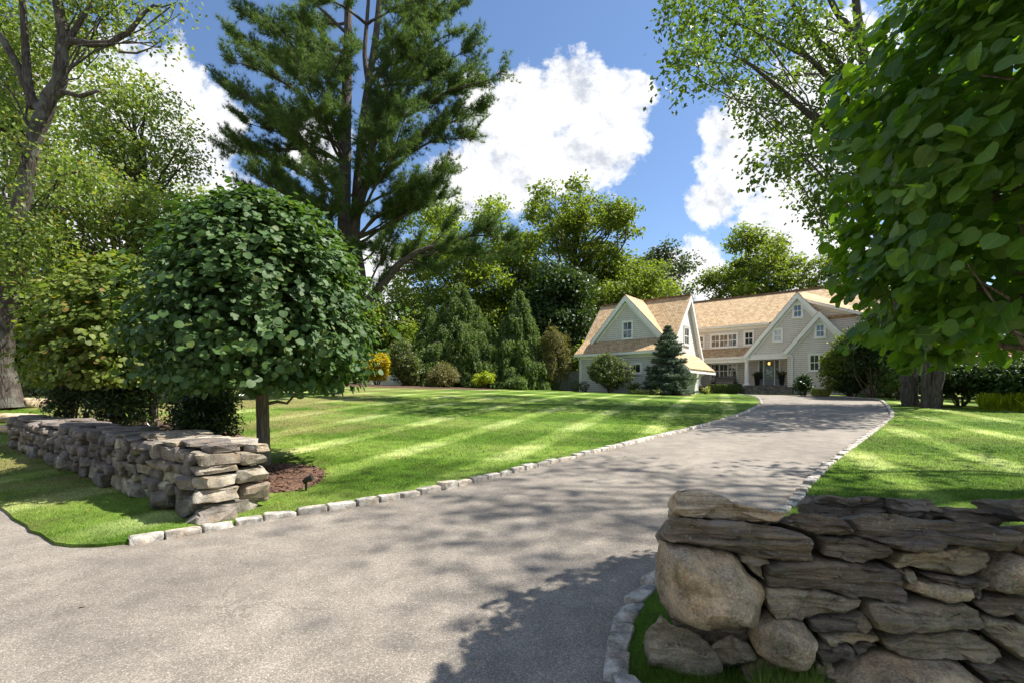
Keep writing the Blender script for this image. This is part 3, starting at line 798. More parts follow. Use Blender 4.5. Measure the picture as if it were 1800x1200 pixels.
# right dry stone wall, stone by stone
RW_A = np.array([0.82, 2.78]); RW_B = np.array([3.62, 2.30])
def right_wall():
    e = unit(RW_B - RW_A); nb = np.array([-e[1], e[0]])
    root = empty('stone_wall', (RW_A[0], RW_A[1], zg(*RW_A)), 'dark layered dry stone wall with a big rounded boulder at its end', 'stone wall')
    off = np.array(root.location)
    def onplane(px, py, d):
        A = RW_A + nb * d; r = (px - 900) / FPX
        # A + s e : x = r y
        s = (r * A[1] - A[0]) / (e[0] - r * e[1]); p = A + e * s
        return s, EYE + (HORIZON - py) / FPX * p[1]
    S = [
     ('pale_schist', 0.0, 0.44, [(1190, 897), (1191, 872), (1196, 857), (1222, 856), (1290, 880), (1335, 892), (1383, 904), (1368, 917), (1320, 914), (1260, 912), (1220, 905), (1200, 904)]),
     ('slate', -0.02, 0.46, [(1166, 936), (1178, 907), (1200, 905), (1272, 912), (1338, 920), (1398, 930), (1425, 944), (1430, 984), (1413, 988), (1350, 978), (1290, 966), (1230, 957), (1170, 946)]),
     ('boulder', -0.05, 0.5, [(1166, 950), (1200, 952), (1236, 958), (1290, 968), (1304, 981), (1320, 1002), (1341, 1020), (1348, 1035), (1341, 1062), (1332, 1089), (1290, 1100), (1206, 1101), (1182, 1089), (1167, 1059), (1156, 1029), (1159, 996), (1163, 966)]),
     ('schist', 0.0, 0.25, [(1302, 978), (1353, 984), (1355, 989), (1335, 993), (1304, 991)]),
     ('schist', 0.05, 0.2, [(1314, 994), (1342, 993), (1346, 1022), (1328, 1013)]),
     ('slate', 0.0, 0.42, [(1347, 1004), (1350, 990), (1410, 987), (1440, 985), (1500, 988), (1560, 1000), (1581, 1008), (1591, 1023), (1590, 1053), (1560, 1055), (1500, 1047), (1440, 1041), (1352, 1028)]),
     ('schist', 0.0, 0.4, [(1344, 1047), (1350, 1034), (1380, 1032), (1440, 1042), (1470, 1048), (1515, 1056), (1509, 1068), (1485, 1080), (1440, 1087), (1410, 1093), (1368, 1089), (1350, 1071)]),
     ('boulder', -0.06, 0.4, [(1320, 1122), (1329, 1098), (1353, 1080), (1380, 1086), (1416, 1101), (1432, 1119), (1430, 1143), (1410, 1164), (1380, 1166), (1344, 1154), (1325, 1140)]),
     ('schist', 0.0, 0.45, [(1138, 1107), (1164, 1080), (1179, 1095), (1206, 1102), (1248, 1128), (1272, 1164), (1272, 1182), (1248, 1196), (1200, 1190), (1143, 1165)]),
     ('schist', 0.0, 0.4, [(1239, 1140), (1287, 1110), (1308, 1122), (1330, 1152), (1320, 1161), (1287, 1169), (1260, 1157)]),
     ('schist', -0.03, 0.35, [(1306, 1176), (1335, 1158), (1365, 1167), (1372, 1200), (1310, 1204)]),
     ('slate', 0.0, 0.35, [(1377, 915), (1395, 902), (1440, 902), (1479, 910), (1497, 927), (1500, 940), (1482, 942), (1440, 938), (1400, 927)]),
     ('slate', 0.0, 0.4, [(1437, 944), (1515, 946), (1560, 954), (1563, 966), (1554, 981), (1506, 990), (1485, 984), (1450, 978), (1455, 960)]),
     ('slate', -0.03, 0.42, [(1495, 909), (1527, 898), (1560, 896), (1620, 904), (1668, 912), (1773, 927), (1782, 936), (1780, 960), (1773, 967), (1710, 957), (1662, 953), (1656, 963), (1620, 964), (1560, 955), (1515, 942)]),
     ('schist', 0.0, 0.4, [(1570, 990), (1584, 972), (1632, 964), (1695, 962), (1740, 970), (1743, 984), (1716, 1008), (1698, 1014), (1635, 1011), (1614, 999), (1572, 996)]),
     ('schist', 0.0, 0.25, [(1588, 1011), (1596, 1003), (1614, 1005), (1614, 1014), (1605, 1024), (1591, 1020)]),
     ('slate', 0.0, 0.35, [(1629, 1014), (1674, 1017), (1728, 1021), (1731, 1028), (1704, 1029), (1656, 1024)]),
     ('boulder', 0.0, 0.38, [(1594, 1035), (1608, 1022), (1650, 1024), (1710, 1031), (1713, 1047), (1704, 1056), (1668, 1059), (1632, 1051), (1599, 1041)]),
     ('schist', -0.02, 0.42, [(1524, 1059), (1545, 1057), (1650, 1062), (1698, 1062), (1719, 1071), (1725, 1098), (1719, 1105), (1650, 1102), (1560, 1105), (1533, 1098), (1527, 1080)]),
     ('slate', 0.02, 0.4, [(1536, 1103), (1566, 1106), (1650, 1106), (1654, 1113), (1632, 1119), (1560, 1114), (1539, 1108)]),
     ('schist', 0.0, 0.42, [(1555, 1128), (1584, 1116), (1695, 1110), (1728, 1119), (1755, 1140), (1764, 1158), (1740, 1161), (1650, 1158), (1590, 1152), (1560, 1140)]),
     ('boulder', -0.10, 0.45, [(1460, 1190), (1500, 1166), (1545, 1154), (1650, 1159), (1698, 1171), (1730, 1205), (1724, 1235), (1465, 1235)]),
     ('slate', 0.02, 0.38, [(1430, 1094), (1500, 1081), (1521, 1083), (1521, 1095), (1500, 1107), (1435, 1114)]),
     ('schist', 0.0, 0.38, [(1446, 1120), (1500, 1111), (1545, 1114), (1550, 1125), (1530, 1131), (1455, 1132)]),
     ('slate', -0.01, 0.38, [(1434, 1140), (1458, 1133), (1497, 1138), (1498, 1152), (1464, 1164), (1440, 1170)]),
     ('slate', 0.02, 0.3, [(1501, 1136), (1530, 1132), (1546, 1140), (1512, 1150)]),
     ('boulder', 0.0, 0.42, [(1732, 1034), (1735, 1010), (1743, 990), (1782, 972), (1830, 982), (1860, 1000), (1860, 1047), (1800, 1046), (1740, 1042)]),
     ('slate', 0.0, 0.4, [(1719, 1064), (1737, 1050), (1810, 1056), (1812, 1075), (1752, 1082), (1731, 1078)]),
     ('schist', -0.02, 0.42, [(1724, 1084), (1764, 1086), (1830, 1103), (1837, 1165), (1800, 1164), (1770, 1136), (1723, 1102)]),
     ('schist', 0.0, 0.35, [(1782, 1080), (1820, 1066), (1860, 1070), (1860, 1100), (1800, 1092)]),
     ('slate', -0.04, 0.4, [(1704, 1163), (1740, 1162), (1790, 1178), (1770, 1194), (1728, 1190)]),
     ('schist', -0.06, 0.4, [(1785, 1172), (1840, 1168), (1860, 1235), (1745, 1235), (1740, 1198)]),
     ('slate', 0.32, 0.3, [(1437, 915), (1432, 885), (1450, 870), (1490, 874), (1560, 876), (1563, 902), (1520, 915), (1480, 918)]),
     ('slate', 0.30, 0.3, [(1563, 877), (1640, 879), (1668, 902), (1640, 915), (1570, 912)]),
     ('slate', 0.28, 0.3, [(1672, 908), (1677, 894), (1746, 896), (1762, 905), (1762, 922), (1740, 930), (1690, 925)]),
     ('slate', 0.12, 0.3, [(1782, 886), (1800, 878), (1850, 885), (1860, 918), (1800, 917), (1788, 905)]),
     ('slate', 0.0, 0.4, [(1787, 922), (1850, 917), (1860, 978), (1810, 972), (1790, 955)]),
     ('schist', 0.0, 0.4, [(1438, 1170), (1462, 1165), (1470, 1190), (1450, 1204), (1436, 1200)]),
     ('slate', 0.02, 0.3, [(1568, 1004), (1586, 1002), (1590, 1012), (1578, 1008)]),
     ('slate', 0.03, 0.35, [(1718, 1032), (1730, 1020), (1734, 1040), (1722, 1056), (1714, 1050)]),
     ('schist', 0.10, 0.3, [(1182, 1084), (1240, 1078), (1312, 1084), (1318, 1128), (1260, 1140), (1196, 1120)]),
     ('schist', 0.02, 0.35, [(1500, 1086), (1524, 1080), (1534, 1104), (1524, 1112), (1502, 1110)]),
    ]
    TOP = {0: .34, 1: .34, 11: .34, 13: .34, 32: .2, 33: .2, 34: .2, 35: .2, 36: .34, 8: .75, 9: .75, 2: .2}
    for k, (mt, d0, depth, poly) in enumerate(S):
        P = np.array([onplane(px, py, max(d0, 0.0) if d0 > 0.06 else 0.0) for px, py in poly])
        # resample the outline, slightly rounded
        Q = np.vstack([P, P[:1]]); s = np.concatenate([[0], np.cumsum(np.linalg.norm(np.diff(Q, axis=0), axis=1))])
        n = 110 if s[-1] > 0.7 else 56
        u = np.linspace(0, s[-1], n, endpoint=False); O = np.stack([np.interp(u, s, Q[:, 0]), np.interp(u, s, Q[:, 1])], 1)
        for _ in range(0): O = 0.5 * O + 0.25 * (np.roll(O, 1, 0) + np.roll(O, -1, 0))
        c = O.mean(0); D = O - c
        small = min(np.ptp(O[:, 0]), np.ptp(O[:, 1]))
        bul = min(0.12, 0.28 * small) * (1.5 if mt == 'boulder' else 1.0)
        if mt == 'boulder': rings = [(0.6, 1.0), (0.86, 0.8), (0.98, 0.5), (1.0, 0.3), (0.985, 0.17), (0.95, 0.08), (0.89, 0.0), (0.8, -0.08), (0.68, -0.15), (0.54, -0.19), (0.4, -0.21), (0.25, -0.22), (0.12, -0.22)]
        else: rings = [(0.8, 1.0), (0.95, 0.93), (0.99, 0.8), (1.0, 0.6), (1.0, 0.4), (1.0, 0.24), (1.0, 0.12), (1.0, 0.05), (0.985, 0.01), (0.95, -0.012), (0.86, -0.035), (0.68, -0.06), (0.54, -0.06), (0.4, -0.06), (0.25, -0.06), (0.12, -0.06)]
        V = []
        for sc, dd in rings:
            # insets keep an even width rather than shrinking long stones to a needle
            ins_ = (1 - sc) * small * 0.5
            nrm = unit(D); lim = np.minimum(1, np.linalg.norm(D, axis=1) / (small * 0.5 + 1e-6))
            q2 = D * (0.5 * sc + 0.5) - nrm * (ins_ * 0.5 * lim)[:, None] if sc > 0.5 else D * sc
            dep = dd * depth if dd > 0 else dd * (bul / 0.06 * 0.20 if mt != 'boulder' else bul / 0.22 * 1.1)
            V.append(np.column_stack([c[0] + q2[:, 0], np.full(n, d0 + dep), c[1] + q2[:, 1]]))
        m = len(V); V = np.vstack(V + [np.array([[c[0], V[-1][0, 1], c[1]]]), np.array([[c[0], V[0][0, 1], c[1]]])])
        # broken facets and layered ridges
        seed = 500 + k * 7
        if mt == 'boulder':
            amp = 0.045 * fbm(V, 2.6, seed, 4) + 0.016 * fbm(V, 9, seed + 3, 4)
            # one broad broken plane across the lower half
            if small > 0.4:
                pl = (V[:, 2] - c[1]) * 0.55 + (V[:, 0] - c[0]) * 0.28
                amp = amp - 0.5 * np.clip(0.0 - pl, 0, 0.2) * (V[:, 1] < d0 + 0.1)
        else:
            Vs = V * np.array([2.2, 2.2, 13.0]); amp = 0.024 * fbm(Vs, 1.0, seed, 5) + 0.020 * fbm(V, 5, seed + 3, 4)
            fac = fbm(V * np.array([1, 1, 1.6]), 4.5, seed + 41, 1); amp = amp + 0.020 * np.round(fac * 2.5)
            if mt == 'slate': amp = amp + 0.016 * fbm(V * np.array([1.5, 1.5, 40.0]), 1.0, seed + 9, 3)
        V[:, 1] -= amp
        V[:, 2] += 0.014 * fbm(V, 11, seed + 21, 4) + (0.010 * fbm(V * np.array([3, 1, 3]), 1.5, seed + 33, 3)); V[:, 0] += 0.014 * fbm(V, 9, seed + 13, 4)
        if k in TOP: V[:, 2] -= np.clip(V[:, 1] - d0, 0, 1) * TOP[k]
        i = np.arange(m - 1)[:, None] * n; j = np.arange(n)[None]; j2 = (j + 1) % n
        F = np.stack([i + j, i + j2, i + n + j2, i + n + j], -1).reshape(-1, 4)
        t = np.arange(n)
        W = np.column_stack([RW_A[0] + e[0] * V[:, 0] + nb[0] * V[:, 1], RW_A[1] + e[1] * V[:, 0] + nb[1] * V[:, 1], V[:, 2]]) - off
        cc = W.mean(0); W = W - cc
        b = MB(); b.V.append(W.astype(np.float32)); b.n = len(W)
        b.F[4] = [F.astype(np.int32)]
        b.F[3] = [np.stack([(m - 1) * n + t, (m - 1) * n + (t + 1) % n, np.full(n, m * n)], 1).astype(np.int32), np.stack([(t + 1) % n, t, np.full(n, m * n + 1)], 1).astype(np.int32)]
        o = b.build('boulder' if (mt == 'boulder' and small > 0.3) else 'stone', MAT[mt], root, smooth=True, sharp=34); o.location = cc
    b = MB()
    def cor(s, d, z): p = RW_A + e * s + nb * d; return (p[0] - off[0], p[1] - off[1], z - off[2])
    b.prism([cor(0.30, 0.18, -0.2), cor(1.75, 0.18, -0.2), cor(1.75, 0.55, -0.2), cor(0.30, 0.55, -0.2)], (0, 0, 0.98))
    b.build('rubble_core', MAT['soil'], root)
right_wall()

# loose flat rocks at the far end of the left wall and by the oak
for i, (px, py, hx, hy, hz, lab) in enumerate([
        (52, 757, 0.75, 0.42, 0.14, 'flat tan rock lying in the grass just past the end of the long low wall'),
        (32, 739, 0.62, 0.4, 0.16, 'rust tinted rock in the dry grass beyond the long low wall'),
        (72, 713, 0.5, 0.4, 0.2, 'grey rock among roots at the foot of the big gnarled tree')]):
    p = G(px, py); V, F = stone_mesh((hx, hy, hz), 900 + i, ICO3, 0.5, 6, 0.12)
    b = MB(); b.add(V, F); o = b.build('rock', MAT['boulder'], smooth=True); o.location = (p[0], p[1], zg(*p) + hz * 0.35); o.rotation_euler = (0, 0.06, 0.5 * i)
    tag(o, lab, 'rock')

# mulch beds
def bed(pts, name, h=0.03, seed=0, chips=0):
    P = np.asarray(pts, float); c = P.mean(0); n = len(P); b = MB()
    V = []
    for sc, hh in ((1, 0.006), (0.93, h * 0.6), (0.7, h), (0.35, h * 1.1)):
        for p in c + (P - c) * sc: V.append((p[0], p[1], zg(*p) + hh))
    V.append((c[0], c[1], zg(*c) + h * 1.15))
    m = 4; i = np.arange(m - 1)[:, None] * n; j = np.arange(n)[None]; j2 = (j + 1) % n
    b.add(V, np.stack([i + j, i + j2, i + n + j2, i + n + j], -1).reshape(-1, 4))
    t = np.arange(n); b.F.setdefault(3, []).append(np.stack([(m - 1) * n + t, (m - 1) * n + (t + 1) % n, np.full(n, m * n)], 1).astype(np.int32))
    if chips:
        q = np.random.RandomState(seed + 7); a = q.rand(chips) * n; i0 = a.astype(int); f = (a - i0)[:, None]; rr = np.sqrt(q.rand(chips, 1)) * 1.03
        E = P[i0] * (1 - f) + P[(i0 + 1) % n] * f; Q = c + (E - c) * rr; z = zf(Q[:, 0], Q[:, 1]) + 0.012 + (h * 1.1) * np.clip(1.15 - rr[:, 0] ** 2, 0, 1)
        leaves_mesh(b, np.column_stack([Q, z]), np.array([0, 0, 1.0]) + q.randn(chips, 3) * 0.5, q.randn(chips, 3) * np.array([1, 1, 0.2]), 0.03 + 0.06 * q.rand(chips), (np.array([(0, -0.16, 0), (1, -0.12, 0), (1, 0.12, 0.02), (0, 0.16, 0)]), [[0, 1, 2, 3]], None))
    return tag(b.build(name, MAT['mulch'], smooth=True), kind='structure')
def blob(c, rx, ry, n=36, seed=0, rot=0.0):
    q = np.random.RandomState(seed); th = np.linspace(0, 2 * math.pi, n, endpoint=False); ph = q.rand(3) * 6
    r = 1 + 0.08 * np.sin(3 * th + ph[0]) + 0.05 * np.sin(5 * th + ph[1]); x = rx * r * np.cos(th); y = ry * r * np.sin(th)
    return np.stack([c[0] + x * math.cos(rot) - y * math.sin(rot), c[1] + x * math.sin(rot) + y * math.cos(rot)], 1)
TREE1 = (-4.48, 8.7); TREE2 = (-8.9, 12.0)
bed(blob((-4.05, 7.75), 1.0, 1.15, seed=1), 'mulch_bed', 0.06, 1, 1600)
bed(blob((-8.6, 11.6), 4.6, 1.5, 50, 2, R(-35)), 'mulch_bed', 0.04)
bed(blob((-9.5, 36.5), 9.0, 3.0, 50, 4, R(-8)), 'mulch_bed', 0.06)
SPR = G(1172, 690); SPR = (11.6, 36.0)
bed(blob(SPR, 1.6, 1.1, seed=3), 'mulch_bed', 0.10)

# ------------------------------------------------------------------ house
HX, HY = 20.4, 42.0
U2 = unit(np.array([1050.0, -850.0])); W2 = np.array([-U2[1], U2[0]])
def hp(px, py, D):
    """house-local (t, z) of a photo pixel on the facade plane at depth D"""
    r = (px - 900) / FPX; x0 = HX + W2[0] * D; y0 = HY + W2[1] * D
    t = (y0 * r - x0) / (U2[0] - r * U2[1]); Y = y0 + U2[1] * t
    return t, EYE + (HORIZON - py) / FPX * Y
house = empty('house', (HX, HY, 0), 'large cream shingled house with steep cedar roofs and white trimmed gables', 'house', rz=math.atan2(U2[1], U2[0]))
def hworld(t, D): return (HX + U2[0] * t + W2[0] * D, HY + U2[1] * t + W2[1] * D)

def wall(poly, off, name='wall'):
    b = MB(); b.prism(poly, off); return b.build(name, MAT['siding'], house)
def fr(tt, D, zz): return [(t, D, z) for t, z in zip(tt, zz)]
GZ = 1.2
# main body
wall(fr([-13, 9.5, 9.5, -13], 1.9, [GZ, GZ, 5.0, 5.0]), (0, 0.25, 0))
wall(fr([-13, 9.5, 9.5, -13], 1.0, [5.2, 5.2, 7.62, 7.62]), (0, 0.2, 0))
# right-hand shallow wing wall with its sloping top
wall(fr([3.5, 9.6, 9.6, 3.5], 0.9, [5.0, 5.0, 7.05, 9.42]), (0, 0.09, 0))
# main end walls and back
wall([(-13, 1.2, GZ), (-13, 9, GZ), (-13, 9, 7.4), (-13, 5, 10.6), (-13, 1.2, 7.4)], (0.2, 0, 0))
wall([(11.2, 1.2, GZ), (11.2, 9, GZ), (11.2, 9, 7.4), (11.2, 5, 10.6), (11.2, 1.2, 7.4)], (-0.2, 0, 0))
wall(fr([-13, 11.2, 11.2, -13], 9.0, [GZ, GZ, 7.4, 7.4]), (0, -0.2, 0))
wall(fr([9.6, 11.2, 11.2, 9.6], 1.3, [GZ, GZ, 7.3, 7.3]), (0, 0.2, 0))
# big gable, small gable block
GA = (3.83, 9.8, 4.15, 4.75)       # apex t, apex z, half width, foot z
GB = (5.41, 8.08, 2.57, 4.93)
def gable_wall(g, D, zb, t0=None, t1=None, off=0.2, inset=0.22):
    tc, za, hw, zfoot = g; k = (za - zfoot) / hw; hw2 = hw - inset
    z0 = za - 0.12 - k * hw2
    a = tc - hw2 if t0 is None else t0; c = tc + hw2 if t1 is None else t1
    zz = lambda t: za - 0.12 - k * abs(t - tc)
    return wall([(a, D, zb), (c, D, zb), (c, D, max(zb + 0.01, zz(c))), (tc, D, za - 0.12), (a, D, max(zb + 0.01, zz(a)))], (0, off, 0))
gable_wall(GA, 0.0, 4.82, off=0.9)
gable_wall(GB, -0.35, GZ, t0=3.15, t1=7.68, off=0.3)
wall([(3.15, -0.05, GZ), (3.15, 1.9, GZ), (3.15, 1.9, 4.8), (3.15, -0.05, 4.8)], (0.2, 0, 0))
wall([(7.68, -0.05, GZ), (7.68, 1.9, GZ), (7.68, 1.9, 5.0), (7.68, -0.05, 5.0)], (-0.2, 0, 0))
# left wing
WL, WR = -10.75, -3.15
WF, WBk = -9.95, -1.9
wall(fr([WL, WR, WR, WL], WF, [GZ, GZ, 4.95, 4.95]), (0, 0.22, 0))
prof = [(WF + 0.22, GZ), (-3.2, GZ), (-3.2, 5.75), (-5.55, 9.25), (-8.55, 5.95), (WF + 0.22, 4.95)]
wall([(WR, d, z) for d, z in prof], (-0.2, 0, 0))
wall([(WL, d, z) for d, z in prof], (0.2, 0, 0))
wall(fr([WL, WR, WR, WL], -3.2, [GZ, GZ, 5.7, 5.7]), (0, -0.2, 0))
wall(fr([-10, -4.6, -4.6, -10], -3.2, [GZ, GZ, 4.7, 4.7]), (0, 5.0, 0))       # link to the main body
GW = (-7.0, 9.56, 3.3, 5.9)
gable_wall(GW, -8.9, 5.85, off=0.3)

# roofs
rb = MB()
TH = 0.16
rb.slab([(-13.3, 0.72, 7.66), (11.5, 0.72, 7.66), (11.5, 5.0, 10.85), (-13.3, 5.0, 10.85)], TH)
rb.slab([(-13.3, 9.3, 7.66), (11.5, 9.3, 7.66), (11.5, 5.0, 10.85), (-13.3, 5.0, 10.85)], TH)
rb.build('roof', MAT['roof'], house)
rb = MB(); rb.slab([(-13, -0.12, 4.80), (GA[0] - GA[2] + 0.5, -0.12, 4.80), (GA[0] - GA[2] + 1.2, 1.02, 5.62), (-13, 1.02, 5.62)], TH); rb.build('porch_roof', MAT['roof'], house)
rb = MB(); rb.slab([(3.6, 0.6, 9.56), (10.0, 0.6, 7.06), (10.0, 4.5, 8.4), (3.6, 4.5, 10.6)], 0.18); rb.build('roof', MAT['roof'], house)
def gable_roof(g, D0, D1, over=0.28, th=0.15):
    tc, za, hw, zfoot = g; b = MB()
    for s in (-1, 1):
        b.slab([(tc, D0 - over, za), (tc + s * hw, D0 - over, zfoot), (tc + s * hw, D1, zfoot), (tc, D1, za)], th)
    b.build('roof', MAT['roof'], house)
    b = MB(); k = np.array([hw, 0, -(za - zfoot)]) ; k /= np.linalg.norm(k)
    for s in (-1, 1):
        d = np.array([s * k[0], 0, k[2]]); n = np.array([-k[2] * s, 0, k[0]])      # along / outward normal of the slope
        a = np.array([tc, 0, za]); e = np.array([tc + s * hw, 0, zfoot])
        for (drop, h, y0, y1) in ((0.05, 0.30, D0 - over - 0.03, D0 - over + 0.03), (0.34, 0.20, D0 - 0.05, D0 + 0.02), (0.16, 0.06, D0 - over + 0.03, D0)):
            a1 = a - n * drop; a1 = np.array([tc, 0, za - drop / k[0]]); a2 = np.array([tc, 0, za - (drop + h) / k[0]])
            e1 = e - n * drop; e2 = e - n * (drop + h)
            P = [a1, e1, e2, a2]
            b.prism([(p[0], y0, p[2]) for p in P], (0, y1 - y0, 0))
    b.build('rake_board', MAT['white'], house)
gable_roof(GA, 0.0, 4.6)
gable_roof(GB, -0.35, 3.2)
gable_roof(GW, -8.9, -5.4)
# wing roof: steep upper slope, flared skirt, steep rear slope
TL, TR = -11.1, -2.92
rb = MB()
rb.slab([(TL, -8.7, 6.05), (TR, -8.7, 6.05), (TR, -5.55, 9.55), (TL, -5.55, 9.55)], TH)
rb.slab([(TL, -10.32, 4.85), (TR, -10.32, 4.85), (TR, -8.68, 6.07), (TL, -8.68, 6.07)], TH)
rb.slab([(TL, -2.5, 4.5), (TR, -2.5, 4.5), (TR, -5.55, 9.55), (TL, -5.55, 9.55)], TH)
rb.slab([(-10.2, -3.0, 5.3), (-4.4, -3.0, 5.3), (-4.4, 2.0, 5.3), (-10.2, 2.0, 5.3)], TH)
rb.build('roof', MAT['roof'], house)
# ridge caps
b = MB()
b.box(-13.3, 11.5, 4.88, 5.12, 10.83, 10.93); b.box(TL, TR, -5.67, -5.43, 9.53, 9.63)
b.build('ridge_cap', plain('weathered_ridge_cedar', (0.20, 0.12, 0.065), 0.9, nz=0.3), house)
# trim on the wing
for X0 in (TR, TL - 0.06):
    b = MB()
    for D0, z0, D1, z1 in ((-10.3, 4.72, -8.7, 5.9), (-8.7, 5.9, -5.55, 9.4), (-5.55, 9.4, -2.5, 4.36)):
        sl_ = math.hypot(D1 - D0, z1 - z0) / abs(D1 - D0); h0, h1 = 0.13 - 0.03 * sl_, 0.13 - 0.30 * sl_
        b.prism([(X0, D0, z0 + h0), (X0, D1, z1 + h0), (X0, D1, z1 + h1), (X0, D0, z0 + h1)], (0.06, 0, 0))
    b.build('rake_board', MAT['white'], house)
b = MB()
for D0, z0, D1, z1 in ((-10.3, 4.86, -8.72, 6.04), (-8.68, 6.05, -5.55, 9.54), (-5.55, 9.54, -2.55, 4.58)):
    k = 0.17 * math.hypot(D1 - D0, z1 - z0) / abs(D1 - D0) + 0.01
    b.slab([(WR + 0.004, D0, z0 - k), (TR - 0.004, D0, z0 - k), (TR - 0.004, D1, z1 - k), (WR + 0.004, D1, z1 - k)], 0.03)
b.build('soffit', MAT['white'], house)
b = MB()
b.box(TL, TR, -10.40, -10.30, 4.62, 4.80); b.box(WL, WR, -10.30, -9.96, 4.60, 4.66); b.box(WL, WR, -9.99, -9.952, 4.36, 4.60)
b.build('gutter', MAT['white'], house)
b = MB()
b.box(-13, 0.25, -0.22, -0.10, 4.60, 4.76); b.box(-13, 0.2, -0.10, 1.9, 4.56, 4.61); b.box(-13, 0.0, -0.04, 0.12, 4.28, 4.555)
b.box(-13, 1.6, 0.58, 0.70, 7.46, 7.62); b.box(-13, 1.6, 0.70, 0.99, 7.44, 7.48); b.box(-13, 1.6, 0.955, 0.997, 7.22, 7.44)
b.build('gutter', MAT['white'], house)
b = MB()
for x0, x1, y0, y1, z0, z1 in ((WL - 0.03, WL + 0.14, WF - 0.03, WF + 0.1, GZ, 4.6), (WR - 0.14, WR + 0.03, WF - 0.03, WF + 0.1, GZ, 4.6), (WR - 0.1, WR + 0.035, -3.34, -3.17, GZ, 5.4)):
    b = MB(); b.box(x0, x1, y0, y1, z0, z1); b.build('corner_board', MAT['white'], house)
b = MB(); b.tube([(WL - 0.02, -10.34, 4.65), (WL - 0.02, -10.2, 4.45), (WL - 0.02, -10.02, 4.3), (WL - 0.02, -10.02, 1.6)], 0.05, 8); b.build('downspout', MAT['white'], house, True)
b = MB(); b.tube([(2.75, -0.5, 4.92), (2.95, -0.5, 4.86), (3.45, -0.43, 4.62), (3.52, -0.42, 4.5), (3.52, -0.42, 1.6)], 0.055, 8); b.build('downspout', MAT['white'], house, True)
# fascia of the shallow wing
b = MB(); b.prism([(3.7, 0.56, 9.50), (10.0, 0.56, 7.04), (10.0, 0.56, 6.80), (3.7, 0.56, 9.26)], (0, 0.06, 0)); b.prism([(3.7, 0.84, 9.30), (9.6, 0.84, 6.98), (9.6, 0.84, 6.76), (3.7, 0.84, 9.08)], (0, 0.057, 0)); b.build('rake_board', MAT['white'], house)
# porch
b = MB(); b.box(-4.6, 3.14, -0.25, 1.9, 2.02, 2.24); b.build('porch_floor', MAT['bluestone'], house)
b = MB()
for i in range(3):
    b.box(-0.35, 3.6, -0.25 - 0.36 * (i + 1), -0.25 - 0.36 * i - 0.004, 1.35, 2.235 - 0.165 * (i + 1) + 0.002)
    b.box(-0.38, 3.63, -0.29 - 0.36 * (i + 1), -0.25 - 0.36 * i - 0.008, 2.237 - 0.165 * (i + 1), 2.27 - 0.165 * (i + 1))
b.box(-0.38, 3.1, -0.29, -0.252, 2.19, 2.245)
b.build('entry_steps', MAT['bluestone'], house)
b = MB(); b.box(-0.35, 3.12, -0.12, 0.16, 4.44, 4.80); b.box(-0.40, 3.12, -0.15, 0.19, 4.80, 4.86); b.box(-0.3, 3.12, 0.19, 1.9, 4.46, 4.50); b.build('porch_beam', MAT['white'], house)
def column(t, D, z0, z1):
    b = MB(); b.lathe([(0.25, z0 + 0.10), (0.24, z0 + 0.14), (0.19, z0 + 0.2), (0.185, z0 + 0.3), (0.18, z0 + 1.0), (0.155, z1 - 0.2), (0.155, z1 - 0.17), (0.19, z1 - 0.14), (0.2, z1 - 0.08), (0.2, z1 - 0.05)], 24, (t, D, 0))
    b.box(t - 0.26, t + 0.26, D - 0.26, D + 0.26, z0 + 0.002, z0 + 0.10); b.box(t - 0.22, t + 0.22, D - 0.22, D + 0.22, z1 - 0.05, z1 - 0.002)
    b.build('column', MAT['white'], house, True)
column(-0.02, 0.05, 2.24, 4.44)
column(-4.1, 0.05, 2.24, 4.28)
# pent roof with bracket at the back corner of the wing, garage doors
rb = MB(); rb.slab([(WR, -9.5, 4.72), (WR, -3.3, 4.72), (WR + 1.45, -3.3, 3.42), (WR + 1.45, -9.5, 3.42)], 0.14); rb.build('pent_roof', MAT['roof'], house)
b = MB()
for D in (-9.56, -3.3):
    b.prism([(WR, D, 4.62), (WR + 1.5, D, 3.28), (WR + 1.5, D, 3.08), (WR, D, 4.36)], (0, 0.06, 0))
b.box(WR + 1.42, WR + 1.48, -9.5, -3.3, 3.10, 3.27)
b.build('rake_board', MAT['white'], house)
for D in (-9.2, -6.4, -3.75):
    b = MB(); P = [(WR + 0.05, D, 2.75), (WR + 0.35, D, 2.95), (WR + 0.75, D, 3.25), (WR + 0.95, D, 3.6)]
    b.tube(P, 0.075, 6); b.box(WR, WR + 0.1, D - 0.08, D + 0.08, 2.5, 4.0); b.box(WR + 0.1, WR + 1.2, D - 0.07, D + 0.07, 3.42, 3.56); b.build('bracket', MAT['white'], house)
for D in (-9.0, -6.1):
    b = MB(); b.box(WR + 0.002, WR + 0.05, D, D + 2.5, GZ, 2.6)
    o = b.build('garage_door', MAT['white'], house)
    b = MB()
    for i in range(4):
        for j in range(4): b.box(WR + 0.05, WR + 0.075, D + 0.08 + i * 0.61, D + 0.08 + i * 0.61 + 0.52, 1.5 + j * 0.28, 1.5 + j * 0.28 + 0.2)
    b.build('door_panel', MAT['white'], o)

